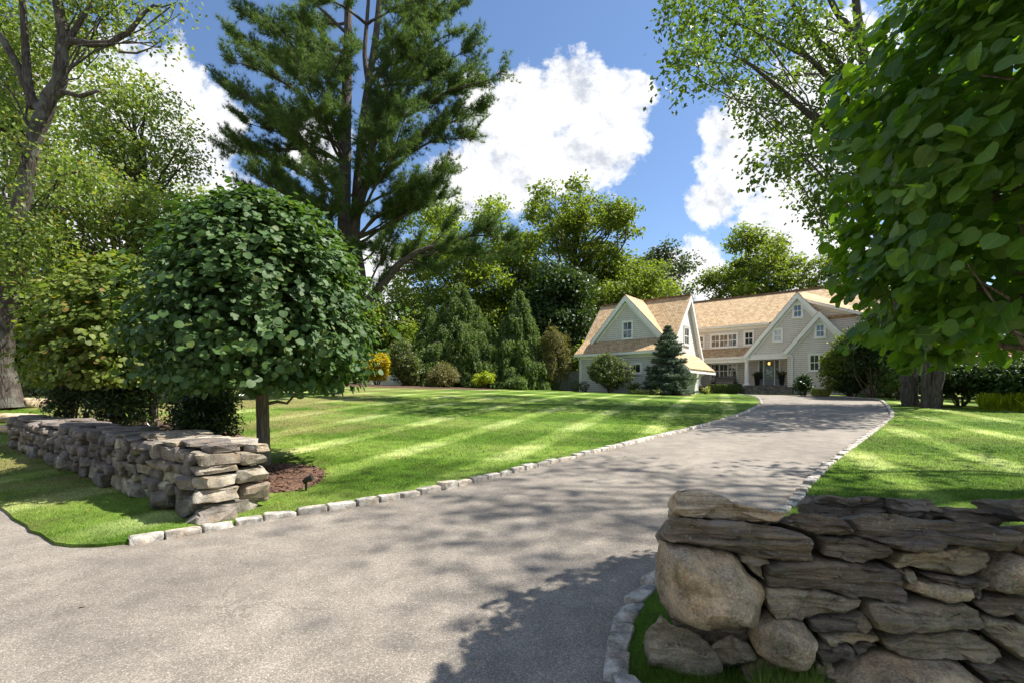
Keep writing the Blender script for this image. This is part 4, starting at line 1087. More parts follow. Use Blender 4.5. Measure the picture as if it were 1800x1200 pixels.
# windows
def window(t0, t1, z0, z1, D, sashes=1, cols=2, rows=2, glass='glass', axis='t', trim=0.11, deep=0.0):
    """frame, muntins and pane; axis 't': faces -D, axis 'd': faces +t (t0,t1 are then depths and D the wall's t)"""
    def mp(b, a0, a1, h0, h1, o0, o1):
        if axis == 't': b.box(a0, a1, D - o1, D - o0, h0, h1)
        else: b.box(D + o0, D + o1, a0, a1, h0, h1)
    f = MB(); w = t1 - t0
    mp(f, t0, t0 + trim, z0, z1, 0, 0.06); mp(f, t1 - trim, t1, z0, z1, 0, 0.06)
    mp(f, t0 + trim, t1 - trim, z1 - trim, z1, 0, 0.06); mp(f, t0 + trim, t1 - trim, z0, z0 + trim * 0.7, 0, 0.06)
    mp(f, t0 - 0.03, t1 + 0.03, z0 - 0.05, z0, 0, 0.10); mp(f, t0 - 0.03, t1 + 0.03, z1, z1 + 0.04, 0, 0.085)
    a0, a1, h0, h1 = t0 + trim, t1 - trim, z0 + trim * 0.7, z1 - trim
    sw = (a1 - a0) / sashes
    for i in range(sashes):
        s0 = a0 + i * sw; s1 = s0 + sw
        if i: mp(f, s0 - 0.055, s0 + 0.055, h0, h1, 0, 0.052)
        m = 0.045
        mp(f, s0, s0 + m, h0, h1, 0, 0.04); mp(f, s1 - m, s1, h0, h1, 0, 0.04); mp(f, s0 + m, s1 - m, h0, h0 + m, 0, 0.04); mp(f, s0 + m, s1 - m, h1 - m, h1, 0, 0.04)
        for c in range(1, cols): x = s0 + sw * c / cols; mp(f, x - 0.017, x + 0.017, h0 + m, h1 - m, 0, 0.033)
        for r in range(1, rows):
            z = h0 + (h1 - h0) * r / rows; g = 0.03 if (r * 2 == rows) else 0.016
            mp(f, s0 + m, s1 - m, z - g, z + g, 0, 0.036)
    o = f.build('window', MAT['white'], house)
    g = MB(); mp(g, a0, a1, h0, h1, 0.004, 0.018); g.build('pane', MAT[glass], o)
    return o
def wpx(x0, x1, ytop, ybot, D, **k):
    t0, za = hp(x0, ytop, D); t1, zb = hp(x1, ytop, D); _, zl0 = hp(x0, ybot, D); _, zl1 = hp(x1, ybot, D)
    return window(t0, t1, (zl0 + zl1) / 2, (za + zb) / 2, D, **k)
wpx(1222, 1238.7, 589.5, 613.3, 1.0)
wpx(1248.3, 1297.5, 586.0, 611.0, 1.0, sashes=3)
wpx(1307, 1326, 581.5, 607.0, 1.0, glass='glass')
wpx(1248.3, 1297, 637.5, 665.0, 1.9, sashes=3)
wpx(1358, 1376.5, 577.3, 601.3, 0.0, glass='blind')
wpx(1392.5, 1412, 533.8, 558.8, 0.0)
wpx(1432, 1452, 568.5, 593.8, -0.35)
wpx(1421, 1459.5, 620.5, 652.0, -0.35, sashes=2)
wpx(1093.4, 1113.2, 563.9, 596.0, -8.9)
wpx(1106.4, 1128.6, 637.0, 656.5, WF, rows=1)
window(-6.6, -5.4, 5.45, 6.95, WR, axis='d', rows=2)
# entry: sidelights, door
tA, zt = hp(1334, 632, 1.9); tB, _ = hp(1371, 632, 1.9); zb = 2.25; zt = 4.5
b = MB()
for a in (0.0, 0.245, 0.745): pass
w = tB - tA
def seg(f): return tA + w * f
for f0, f1 in ((-0.03, 0.03), (0.225, 0.265), (0.735, 0.775), (0.97, 1.03)): b.box(seg(f0), seg(f1), 1.80, 1.899, zb, zt - 0.05)
b.box(seg(-0.03), seg(1.03), 1.79, 1.899, zt - 0.05, zt + 0.0)
b.build('door_frame', MAT['white'], house)
for f0, f1 in ((0.03, 0.225), (0.775, 0.97)):
    b = MB(); b.box(seg(f0), seg(f1), 1.83, 1.898, zb, zb + 0.62); b.box(seg(f0), seg(f0) + 0.06, 1.83, 1.898, zb + 0.62, zt - 0.05); b.box(seg(f1) - 0.06, seg(f1), 1.83, 1.898, zb + 0.62, zt - 0.05)
    o = b.build('sidelight', MAT['door'], house)
    b = MB(); b.box(seg(f0) + 0.06, seg(f1) - 0.06, 1.86, 1.898, zb + 0.62, zt - 0.055); b.build('pane', MAT['glass'], o)
b = MB(); d0, d1 = seg(0.265), seg(0.735)
b.box(d0, d1, 1.84, 1.898, zb, zb + 0.66); b.box(d0, d0 + 0.13, 1.84, 1.898, zb + 0.66, zt - 0.05); b.box(d1 - 0.13, d1, 1.84, 1.898, zb + 0.66, zt - 0.05); b.box(d0 + 0.13, d1 - 0.13, 1.84, 1.898, zt - 0.2, zt - 0.05)
b.box(d0 + 0.14, d1 - 0.14, 1.825, 1.84, zb + 0.14, zb + 0.56)
xm = (d0 + d1) / 2; b.box(xm - 0.015, xm + 0.015, 1.845, 1.89, zb + 0.66, zt - 0.2)
for zz in (3.35, 3.8): b.box(d0 + 0.13, d1 - 0.13, 1.846, 1.889, zz - 0.014, zz + 0.014)
door = b.build('door', MAT['door'], house)
b = MB(); b.box(d0 + 0.13, d1 - 0.13, 1.865, 1.897, zb + 0.66, zt - 0.2); b.build('pane', MAT['glass'], door)
b = MB(); b.tube([(d1 - 0.07, 1.78, zb + 0.95), (d1 - 0.07, 1.78, zb + 1.25)], 0.015, 8); b.box(d1 - 0.085, d1 - 0.055, 1.78, 1.84, zb + 1.08, zb + 1.11); b.build('door_handle', MAT['black'], door)
# chimney-side vent boards are not visible; house number too small to read

def hplace(o, t, D, z): x, y = hworld(t, D); o.location = (x, y, z); o.rotation_euler = (0, 0, house.rotation_euler[2])
# planters by the door
for i, (px, lab) in enumerate(((1331, 'tall black tapered planter on the left of the front door'), (1374, 'tall black tapered planter on the right of the front door'))):
    t, _ = hp(px, 676, 1.1)
    r = empty('planter', (0, 0, 0), lab, 'planter', 'planters flanking the front door'); hplace(r, t, 1.1, 2.24)
    b = MB(); b.lathe([(0.16, 0.0), (0.17, 0.02), (0.25, 0.80), (0.28, 0.82), (0.28, 0.86), (0.24, 0.86), (0.22, 0.80)], 4 * 6, (0, 0, 0)); b.build('pot', MAT['black'], r, True)
    q = np.random.RandomState(60 + i); b = MB(); lobe_leaves(b, q, [(0, 0, 1.0, 0.28, 0.28, 0.24)], 520, 0.13, T_LANCE, 0.05); b.build('plant', L['dark'], r)
# porch bench and topiaries
t0, _ = hp(1256, 671, 1.5); t1, _ = hp(1291, 671, 1.5)
bench = empty('bench', (0, 0, 0), 'low grey wooden bench under the triple window on the porch', 'bench'); hplace(bench, (t0 + t1) / 2, 1.45, 2.24); hw = (t1 - t0) / 2
b = MB()
for k in range(4): b.box(-hw, hw, -0.25 + k * 0.13, -0.14 + k * 0.13, 0.42, 0.46)
b.build('seat', MAT['grey'], bench)
b = MB(); 
for k in range(3): b.box(-hw, hw, 0.28, 0.31, 0.55 + 0.13 * k, 0.65 + 0.13 * k)
b.build('backrest', MAT['grey'], bench)
for sx in (-1, 1):
    for sy in (-0.2, 0.24):
        b = MB(); b.box(sx * hw - 0.04, sx * hw + 0.04, sy - 0.035, sy + 0.035, 0, 0.42 if sy < 0 else 0.92); b.build('leg', MAT['grey'], bench)
for px, lab in ((1252.5, 'small dark cone topiary at the left end of the porch bench'), (1293.5, 'small dark cone topiary at the right end of the porch bench')):
    t, _ = hp(px, 671, 1.3)
    r = empty('topiary', (0, 0, 0), lab, 'topiary', 'cone topiaries beside the bench'); hplace(r, t, 1.3, 2.24)
    b = MB(); b.lathe([(0.13, 0), (0.17, 0.3), (0.19, 0.3), (0.19, 0.34), (0.1, 0.34)], 16); b.build('pot', MAT['black'], r, True)
    q = np.random.RandomState(int(px)); b = MB(); lobe_leaves(b, q, [(0, 0, 0.5, 0.17, 0.17, 0.2), (0, 0, 0.75, 0.12, 0.12, 0.2), (0, 0, 0.98, 0.07, 0.07, 0.15)], 400, 0.05, T_SMALL, 0.02); b.build('foliage', L['dark'], r)
# pendant lantern in the porch
t, _ = hp(1352, 632, 0.6)
ln = empty('porch_lantern', (0, 0, 0), 'small lit amber lantern hanging above the porch steps', 'lantern'); hplace(ln, t, 0.6, 4.46)
b = MB(); b.tube([(0, 0, 0), (0, 0, -0.16)], 0.012, 6); b.box(-0.12, 0.12, -0.12, 0.12, -0.19, -0.16); b.box(-0.12, 0.12, -0.12, 0.12, -0.52, -0.49)
for sx in (-1, 1):
    for sy in (-1, 1): b.box(sx * 0.115 - 0.012, sx * 0.115 + 0.012, sy * 0.115 - 0.012, sy * 0.115 + 0.012, -0.49, -0.19)
b.build('lantern_frame', MAT['black'], ln)
m, nt, bb = newmat('lamp_glow'); bb.inputs['Base Color'].default_value = (0.9, 0.5, 0.12, 1); bb.inputs['Emission Color'].default_value = (1.0, 0.5, 0.1, 1); bb.inputs['Emission Strength'].default_value = 1.6
b = MB(); b.lathe([(0.03, -0.46), (0.09, -0.40), (0.10, -0.33), (0.08, -0.26), (0.03, -0.22)], 12); b.build('bulb', m, ln, True)

# garden path light by the left wall
p = G(538, 862); pl = empty('path_light', (p[0], p[1], zg(*p)), 'small black path light standing in the mulch beside the kerb', 'garden light')
b = MB(); b.tube([(0, 0, -0.05), (0, 0, 0.10), (0.01, 0, 0.16)], 0.016, 8); b.build('stake', MAT['black'], pl, True)
b = MB(); b.tube([(-0.035, 0, 0.12), (0.02, 0, 0.16), (0.09, 0, 0.19)], [0.035, 0.042, 0.045], 10); b.build('lamp_head', MAT['black'], pl, True)

# fences
def fence(name, label, A, B, h, mat, step=0.16, post=2.2, group=None):
    A = np.array(A); B = np.array(B); n = int(np.linalg.norm(B - A) / step); e = unit(B - A)
    r = empty(name, (A[0], A[1], zg(*A)), label, 'fence', group); off = np.array(r.location)
    b = MB(); ang = e
    def plank(p, w, t, z0, z1, bb):
        nn = np.array([-e[1], e[0]])
        P = [p - e * w / 2 - nn * t / 2, p + e * w / 2 - nn * t / 2, p + e * w / 2 + nn * t / 2, p - e * w / 2 + nn * t / 2]
        bb.prism([(x[0] - off[0], x[1] - off[1], z0 - off[2]) for x in P], (0, 0, z1 - z0))
    for i in range(n):
        p = A + e * (i + 0.5) * step; g = zg(*p); plank(p, step * 0.94, 0.02, g + 0.04, g + h, b)
    b.build('panel', mat, r)
    k = int(np.linalg.norm(B - A) / post) + 1
    for i in range(k + 1):
        p = A + (B - A) * i / k; g = zg(*p); b = MB(); nn = np.array([-e[1], e[0]]); plank(p - nn * 0.06, 0.11, 0.095, g - 0.1, g + h + 0.1, b); b.build('post', mat, r)
fence('wooden_fence', 'weathered grey board fence beside the left corner of the house', (2.2, 44.5), (6.4, 42.6), 1.75, MAT['fence'])
fence('wooden_fence', 'white board fence glimpsed behind the golden shrub', (-17, 44.5), (-9.0, 45.2), 1.0, MAT['whitefence'])

# ------------------------------------------------------------------ near round-leaved trees
def dome_tree(name, label, base, zb, zt, Rm, n, leaf, lm, seed, trunk_r, hmax=0.28, tmpl=T_HEART, grp='clipped round-leaved trees beside the stone walls', squash=(1, 1), cx=0.0, cy=0.0, inner=True, tripod=False, face=None, lumps=0.07):
    q = np.random.RandomState(seed)
    g = zg(*base); root = empty(name, (base[0], base[1], g), label, 'tree', grp)
    H = zt - zb
    def rad(h):
        h = np.asarray(h)
        return Rm * np.where(h < hmax, 0.80 + 0.20 * np.sin(np.clip(h / hmax, 0, 1) * math.pi / 2), np.sqrt(np.clip(1 - ((h - hmax) / (1 - hmax)) ** 2.05, 0, 1)) ** 1.0)
    mb = MB()
    P = np.array([(0, 0, -0.1), (0.0, 0, 0.02), (0.01, 0, 0.25), (0, 0.01, 0.7), (-0.01, 0, 1.2), (0.0, 0, zb - g + 0.1), (cx * 0.5, cy * 0.5, zb - g + H * 0.45), (cx, cy, zt - g - 0.5)])
    t = np.linspace(0, 1, len(P)); tt = np.linspace(0, 1, 30); PP = np.stack([np.interp(tt, t, P[:, k]) for k in range(3)], 1)
    rr = np.interp(tt, t, [trunk_r * 1.35, trunk_r * 1.25, trunk_r * 1.04, trunk_r, trunk_r * 0.97, trunk_r * 0.9, trunk_r * 0.6, trunk_r * 0.2])
    mb.tube(PP, rr, 14, rough=0.05, seed=seed)
    nb = 90; sprays = []
    for i in range(nb):
        h = q.rand() ** 0.9; a = q.rand() * 2 * math.pi; r = float(rad(h)) * 0.93
        e = np.array([cx + math.cos(a) * r * squash[0], cy + math.sin(a) * r * squash[1], zb - g + h * H])
        s = PP[int(np.clip(np.searchsorted(PP[:, 2], e[2] - 0.5 - 0.3 * q.rand()), 16, 28))]
        mb.tube(wig(q, s, e, 7, 0.05, 0.05), np.linspace(0.035, 0.006, 7), 5, cap=False)
    mb.build('trunk', MAT['bark_smooth'], root, smooth=True)
    # leaves: sprays lying like shingles over an uneven surface
    cb = MB(); m = n
    h = q.rand(m) ** 1.0; a = q.rand(m) * 2 * math.pi
    # spray centres give tiered clumps
    ns = max(60, m // 14)
    sh = q.rand(ns); sa = q.rand(ns) * 2 * math.pi; so_ = 1 + lumps * q.randn(ns) - 0.25 * (q.rand(ns) < 0.3) * q.rand(ns)
    idx = q.randint(0, ns, m)
    along = q.rand(m)
    rs = rad(np.clip(sh[idx], 0.0, 1))
    d = np.stack([np.cos(sa[idx]) * squash[0], np.sin(sa[idx]) * squash[1], np.zeros(m)], 1)
    side = np.stack([-np.sin(sa[idx]), np.cos(sa[idx]), np.zeros(m)], 1)
    base_ = np.stack([np.full(m, cx), np.full(m, cy), zb - g + sh[idx] * H], 1)
    rr_ = (rs * so_[idx])[:, None]
    twig_len = 0.55
    C = base_ + d * (rr_ - twig_len * 0.6 + along[:, None] * twig_len) + side * q.randn(m, 1) * 0.11 + np.array([0, 0, 1]) * (q.randn(m, 1) * 0.05 - along[:, None] * 0.10 * 1.0)
    # surface normal of the dome
    e = 0.02; dr = (rad(np.clip(sh[idx] + e, 0, 1)) - rad(np.clip(sh[idx] - e, 0, 1))) / (2 * e * H)
    nrm = unit(np.stack([np.cos(sa[idx]), np.sin(sa[idx]), np.clip(-dr, -0.5, 3)], 1))
    N = nrm * 0.85 + np.array([0, 0, 0.75]) + q.randn(m, 3) * 0.46
    T = d * 0.7 + side * q.randn(m, 1) * 0.8 + np.array([0, 0, -0.75]) + q.randn(m, 3) * 0.25
    S = leaf * (0.42 + 0.72 * q.rand(m) ** 1.2)
    uv = leaves_mesh(cb, C, N, T, S, tmpl)
    # interior leaves so that the middle is closed but not solid
    k = int(m * (0.22 if lm is L['katsura_near'] else 0.45)); hh = q.rand(k); aa = q.rand(k) * 2 * math.pi; r2 = rad(hh) * (0.35 + 0.5 * np.sqrt(q.rand(k)))
    C2 = np.stack([cx + np.cos(aa) * r2 * squash[0], cy + np.sin(aa) * r2 * squash[1], zb - g + hh * H], 1)
    uv2 = leaves_mesh(cb, C2, q.randn(k, 3) * 0.6 + np.array([0, 0, 0.8]), q.randn(k, 3) + np.array([0, 0, -0.4]), leaf * 1.15 * (0.6 + 0.5 * q.rand(k)), tmpl)
    cb.build('crown', lm, root, smooth=True, uv=np.vstack([uv, uv2]) if uv is not None else None)
    return root
dome_tree('clipped_tree', 'dense dome-shaped dark green tree on a bare trunk beside the long low wall', TREE1, 1.72, 5.15, 1.72, 19000, 0.118, L['katsura'], 41, 0.108, cx=-0.02, lumps=0.12)
dome_tree('clipped_tree', 'paler clipped tree behind the long low wall, half hidden by the dark dome tree', TREE2, 1.85, 5.0, 1.65, 13000, 0.118, L['katsura_pale'], 42, 0.10, lumps=0.10, cx=-0.75)
NEAR = (4.32, 3.38)
dome_tree('clipped_tree', 'tree with large round leaves overhanging the dark layered stone wall', NEAR, 1.96, 5.45, 1.58, 11000, 0.13, L['katsura_near'], 43, 0.12, hmax=0.45, lumps=0.06)

# ------------------------------------------------------------------ tall trees
P16 = lambda px, py, Y=16.0: at(px, py, Y)
# gnarled tree at the left edge
tr = [P16(12, 716), P16(4, 640), P16(18, 520), P16(38, 360), P16(62, 240), P16(82, 185), P16(105, 140), P16(112, 70), P16(103, 10), P16(95, -60), P16(92, -160)]
ex = [([P16(104, 88), P16(125, 72), P16(160, 78), P16(195, 76), P16(228, 55), P16(255, 22), P16(272, 8)], [0.15, 0.12, 0.105, 0.095, 0.08, 0.055, 0.035]),
      ([P16(70, 195), P16(52, 165), P16(30, 115), P16(5, 70), P16(-40, 20)], [0.14, 0.13, 0.12, 0.11, 0.07]),
      ([P16(95, 168), P16(115, 162), P16(140, 170), P16(172, 160), P16(178, 164)], [0.12, 0.09, 0.07, 0.05, 0.03]),
      ([P16(118, 75), P16(140, 40), P16(155, 15), P16(175, -12)], [0.1, 0.08, 0.06, 0.04]),
      ([P16(210, 92), P16(240, 94), P16(265, 85), P16(285, 70)], [0.035, 0.03, 0.02, 0.012]),
      ([P16(270, 10), P16(285, 13), P16(310, 5)], [0.04, 0.025, 0.012]), ([P16(240, 40), P16(247, 20), P16(243, 10)], [0.05, 0.04, 0.03]),
      ([P16(58, 190), P16(48, 140), P16(42, 40), P16(35, -40)], [0.15, 0.13, 0.1, 0.07])]
lob = [(*at(45, 40, 17), 1.3, 1.3, 1.0), (*at(0, 150, 17), 1.3, 1.3, 1.1), (*at(180, 25, 16.5), 0.9, 0.9, 0.7), (*at(60, 110, 17.5), 1.0, 1.0, 0.8), (*at(-30, 40, 17), 1.6, 1.6, 1.4), (*at(305, 8, 16), 0.4, 0.4, 0.3), (*at(155, 75, 17), 0.7, 0.7, 0.6), (*at(215, 0, 17), 0.9, 0.9, 0.6),
       (*at(-10, 290, 16.5), 1.3, 1.3, 1.3), (*at(30, 420, 15.2), 1.0, 1.0, 0.8), (*at(110, -60, 16), 1.8, 1.8, 1.4), (*at(285, 75, 16), 0.5, 0.5, 0.25), (*at(-20, 450, 15.5), 1.0, 1.0, 1.0), (*at(30, 300, 17.5), 0.8, .8, .8), (*at(20, 470, 15.0), 0.8, .8, .7), (*at(70, 430, 15.2), 0.9, .8, .6), (*at(45, 400, 15.0), 0.7, .7, .5), (*at(100, 330, 15.5), 0.8, .8, .5), (*at(60, 520, 15.0), 0.6, .6, .5), (*at(150, 300, 15.5), 0.8, .8, .5), (*at(30, 240, 15.2), 0.5, .5, .4)]
leafy_tree('gnarled_tree', 'big gnarled grey-barked tree leaning at the left edge with a long bent bare limb', 'tree', (tr[0][0], 16.0), tr, [0.38, 0.29, 0.25, 0.22, 0.22, 0.22, 0.20, 0.17, 0.14, 0.11, 0.07], lob, 0.15, 62, L['elm'], MAT['bark_grey'], seed=5, spread=0.34, extra=ex, sides=16, limb_r=0.16, twigs=2)
def bg_tree(name, label, px, Y, ztop_px, wpx_, zbot_px, lm, seed, n=26, leaf=0.3, dens=7, size=None, tr_r=0.3, group=None, bm=None, lean=0.0, spread=None, fork=True, tmpl=T_QUAD, depth=1.0):
    q = np.random.RandomState(seed * 3 + 1)
    top = at(px, ztop_px, Y); bot = at(px, zbot_px, Y); w = wpx_ / FPX * Y / 2
    g = zg(top[0], Y); cz = (top[2] + bot[2]) / 2; rz = (top[2] - bot[2]) / 2
    size = size or 0.36 * min(w, rz)
    lobes = auto_lobes(q, (top[0], Y, cz), (w - size * 0.45, (w - size * 0.45) * depth, rz - size * 0.4), n, size)
    trunk = [(top[0] + lean, Y, g - 0.2), (top[0] + lean, Y, g + 0.3), (top[0] + lean * 0.8 + 0.1, Y, g + (cz - g) * 0.5), (top[0] + lean * .3, Y + 0.2, cz - rz * 0.2), (top[0], Y, cz + rz * 0.35)]
    return leafy_tree(name, label, 'tree', (trunk[0][0], Y), trunk, [tr_r, tr_r, tr_r * 0.85, tr_r * 0.6, tr_r * 0.3], lobes, leaf * 1.3, dens * 1.5, lm, bm or MAT['bark_grey'], group, seed, spread or size * 0.33, tmpl=tmpl, cl=16, sides=8, twigs=4, limb_r=0.4, shell=0.3)
GL = 'woodland trees behind the long low wall'
bg_tree('leafy_tree', 'airy pale green tree filling the gap right of the gnarled trunk', 235, 24, 95, 230, 420, L['elm'], 51, 36, 0.14, 17, 0.95, 0.22, GL)
bg_tree('leafy_tree', 'pale green tree with a low spreading crown just above the paler clipped tree', 195, 21, 290, 340, 560, L['elm'], 52, 42, 0.14, 24, 0.9, 0.18, GL)
bg_tree('leafy_tree', 'tall leafy tree in the top left corner behind the gnarled trunk', 20, 27, -120, 260, 330, L['elm'], 53, 32, 0.18, 13, 1.3, 0.3, GL)
bg_tree('leafy_tree', 'shaded dark tree low at the left edge behind the gnarled trunk', 30, 22, 330, 230, 640, L['dark'], 54, 26, 0.2, 16, 1.1, 0.2, GL)
bg_tree('leafy_tree', 'mid green tree between the pale trees and the white pine', 370, 36, 305, 150, 640, L['elm'], 55, 32, 0.20, 12, 1.2, 0.25, GL)
bg_tree('leafy_tree', 'dark leafy tree seen between the two clipped trees on the left', 140, 30, 430, 260, 690, L['dark'], 57, 26, 0.25, 10, 1.4, 0.25, GL)
bg_tree('leafy_tree', 'deep green tree low behind the dark dome tree', 420, 44, 480, 240, 680, L['oak'], 58, 30, 0.26, 9, 1.8, 0.25, GL)

# white pine
def pine():
    q = np.random.RandomState(77); Y = 24.0
    A = lambda px, py, dy=0.0: at(px, py, Y + dy)
    b0 = A(582, 700); root = empty('white_pine', (b0[0], Y, zg(b0[0], Y)), 'towering white pine with several dark trunks and feathery layered boughs', 'tree'); off = np.array(root.location)
    stems = [([A(582, 704), A(582, 690), A(590, 640), A(600, 560), A(604, 450), A(606, 330), A(608, 200), A(612, 80), A(612, -40), A(612, -220)], [0.62, 0.50, 0.40, 0.36, 0.33, 0.3, 0.26, 0.2, 0.16, 0.08]),
             ([A(588, 660, .3), A(612, 560, .4), A(622, 450, .5), A(628, 330, .6), A(640, 200, .6), A(662, 60, .6), A(672, -60, .6), A(680, -180, .6)], [0.34, 0.28, 0.26, 0.24, 0.2, 0.16, 0.12, 0.06]),
             ([A(625, 560, -.3), A(638, 500, -.4), A(622, 400, -.5), A(650, 300, -.5), A(655, 200, -.5), A(640, 100, -.5), A(648, 0, -.4), A(650, -120, -.3)], [0.3, 0.22, 0.2, 0.17, 0.14, 0.11, 0.08, 0.05]),
             ([A(590, 650, -.2), A(612, 590, -.4), A(640, 535, -.6), A(670, 505, -1.0), A(700, 465, -1.2), A(740, 440, -1.4), A(800, 425, -1.5), A(850, 405, -1.5)], [0.3, 0.26, 0.22, 0.2, 0.17, 0.12, 0.08, 0.03])]
    mb = MB(); dens_stems = []
    for P, r in stems:
        P = np.array(P); t = np.linspace(0, len(P) - 1, 40); PP = np.stack([np.interp(t, range(len(P)), P[:, k]) for k in range(3)], 1)
        PP[1:-1] = (PP[:-2] + PP[1:-1] * 2 + PP[2:]) / 4
        rr = np.interp(t, range(len(r)), r); mb.tube(PP - off, rr, 12, rough=0.05, seed=3); dens_stems.append((PP, rr))
    tufts = []; dirs = []
    def bough(s, e, r0, sag, fol=0.35, wid=1.0, n=None):
        L_ = np.linalg.norm(e - s); P = wig(q, s, e, 9, 0.025, sag); mb.tube(P - off, np.linspace(r0, 0.012, 9), 6, cap=False)
        dirv = unit(e - s); side = unit(np.cross(dirv, [0, 0, 1]))
        m = n or int(14 * L_); cen = fol + (1 - fol) * (np.arange(max(3, int(L_ * 0.95))) + 0.9 * q.rand(max(3, int(L_ * 0.95)))) / max(3, int(L_ * 0.95))
        for _ in range(m):
            t = float(np.clip(cen[q.randint(len(cen))] + 0.035 * q.randn(), 0, 1)); i = t * 8; k = int(min(7, i)); p = P[k] + (P[k + 1] - P[k]) * (i - k)
            l = wid * (0.40 + 0.70 * (1 - abs(t - 0.6) * 0.9)) * (0.4 + 0.6 * q.rand())
            d = unit(dirv * (0.55 + 0.5 * q.rand()) + side * q.choice([-1, 1]) * (0.5 + 0.6 * q.rand()) + np.array([0, 0, 0.42 + 0.3 * q.randn()]))
            tip = p + d * l
            if q.rand() < 0.45: mb.tube(np.array([p, (p + tip) / 2 + [0, 0, 0.03], tip]) - off, [0.014, 0.01, 0.005], 3, cap=False)
            nt_ = max(3, int(l * 7.5))
            for u in np.linspace(0.25, 1.0, nt_): tufts.append(p + d * l * u + q.randn(3) * 0.05); dirs.append(unit(d * 0.9 + np.array([0, 0, 0.45]) + q.randn(3) * 0.2))
    # boughs read from the silhouette: (start px,py) -> (tip px,py), depth offset
    boughs = [((606, 330), (385, 150, 0)), ((604, 300), (395, 265, 1)), ((606, 380), (395, 240, -1)), ((604, 420), (440, 300, -1.5)), ((608, 200), (400, 60, 1)), ((610, 120), (415, 20, 0)), ((612, 60), (470, -40, 0)),
              ((606, 260), (420, 165, -2)), ((604, 470), (500, 330, -2)), ((604, 430), (480, 360, 1.5)),
              ((640, 200), (845, 75, 0)), ((648, 160), (830, 0, 1)), ((640, 240), (885, 125, -1)), ((655, 220), (850, 150, 1)), ((650, 300), (840, 235, -1)), ((640, 330), (800, 200, 1)), ((628, 350), (790, 300, 0)), ((655, 90), (800, -20, -1)), ((660, 60), (760, -60, 1)),
              ((622, 420), (760, 320, -2)), ((638, 420), (720, 360, -1)), ((612, 170), (600, 90, -4)), ((640, 60), (560, 10, -3)), 
              ((612, 40), (520, 60, 3)), ((620, 120), (500, 130, 3.5)), ((630, 180), (720, 130, 3.5)), ((640, 260), (740, 190, 3.5)), ((670, 0), (750, 40, 2)), ((606, 480), (545, 420, -1)), ((622, 470), (690, 400, 1.5)),
              ((612, -20), (500, -110, 0)), ((660, -30), (780, -130, 0)), ((612, 90), (480, 100, 2)), ((650, 60), (740, 0, -2.5)), ((612, 210), (470, 215, 2.5)), ((630, 330), (560, 300, 3)), ((612, 280), (560, 190, -4)), ((606, 340), (480, 190, -2.5)), ((645, 385), (715, 200, -3)), ((628, 340), (655, 215, -4)), ((612, 150), (520, 20, -2)), ((650, 160), (720, 30, -2)), ((606, 430), (470, 310, -1.5)), ((630, 430), (740, 330, -2)), ((606, 460), (540, 350, -2.5)), ((606, 300), (505, 85, -3)), ((610, 300), (548, 130, -4)), ((606, 360), (515, 215, -3.5)), ((640, 330), (690, 55, -3)), ((640, 360), (745, 120, -3)), ((640, 400), (700, 265, -3)), ((650, 420), (785, 300, -2)), ((606, 420), (560, 290, -4)), ((612, 180), (470, 40, -3)), ((655, 200), (790, 60, -3)), ((604, 440), (430, 330, 1)), ((606, 300), (430, 215, 0.5)), ((606, 220), (405, 110, -1)), ((640, 420), (800, 345, 0.5)), ((645, 280), (860, 200, 0.5)), ((650, 180), (845, 110, 0.5)), ((612, 130), (560, 120, 4)), ((655, 150), (760, 90, -3)), ((640, 230), (690, 170, 4.5)), ((606, 420), (520, 390, 2.5)), ((606, 350), (450, 270, 2.5))]
    for (sx, sy), (ex_, ey, dz) in boughs:
        s = A(sx, sy); e = A(ex_, ey, dz * 1.3)
        if abs(dz) >= 3: e = e + 0
        dd = [(np.min(np.linalg.norm((P_ - s) * np.array([1, 0.35, 1]), axis=1)), P_[np.argmin(np.linalg.norm((P_ - s) * np.array([1, 0.35, 1]), axis=1))]) for P_, _r in dens_stems[:3]]
        s = min(dd, key=lambda t: t[0])[1]
        bough(s, e, 0.04 + 0.009 * np.linalg.norm(e - s), 0.03, 0.36, 1.25)
    # the long low limb's plumes
    for s_, e_ in (((700, 465), (905, 448)), ((720, 452), (880, 405)), ((745, 440), (860, 460)), ((690, 480), (800, 470)), ((670, 505), (745, 400)), ((760, 432), (800, 380)), ((780, 428), (895, 425)), ((720, 455), (770, 480)), ((650, 520), (700, 400)), ((640, 540), (690, 450))):
        bough(A(*s_, -1.2), A(*e_, -1.2 + q.randn() * 0.8), 0.06, 0.04, 0.15, 1.0)
    for _ in range(8):   # short dead-ended inner boughs
        st, rr = dens_stems[q.randint(0, 3)]; k = q.randint(8, 34); a = q.rand() * 2 * math.pi; l = 1.5 + 2.0 * q.rand()
        bough(st[k], st[k] + np.array([math.cos(a) * l, math.sin(a) * l, 0.5 * l * q.rand()]), 0.05, 0.0, 0.5, 0.8)
    mb.build('trunk', MAT['bark_dark'], root, smooth=True)
    C = np.array(tufts) - off; D = np.array(dirs); k = 22
    C2 = np.repeat(C, k, 0); D2 = unit(np.repeat(D, k, 0) * 1.0 + q.randn(len(C2), 3) * 0.62)
    S = 0.235 * (0.7 + 0.5 * q.rand(len(C2)))
    cb = MB(); leaves_mesh(cb, C2, q.randn(len(C2), 3), D2, S, T_NEEDLE)
    cb.build('crown', L['pine'], root)
    print('pine needles', len(C2))
pine()

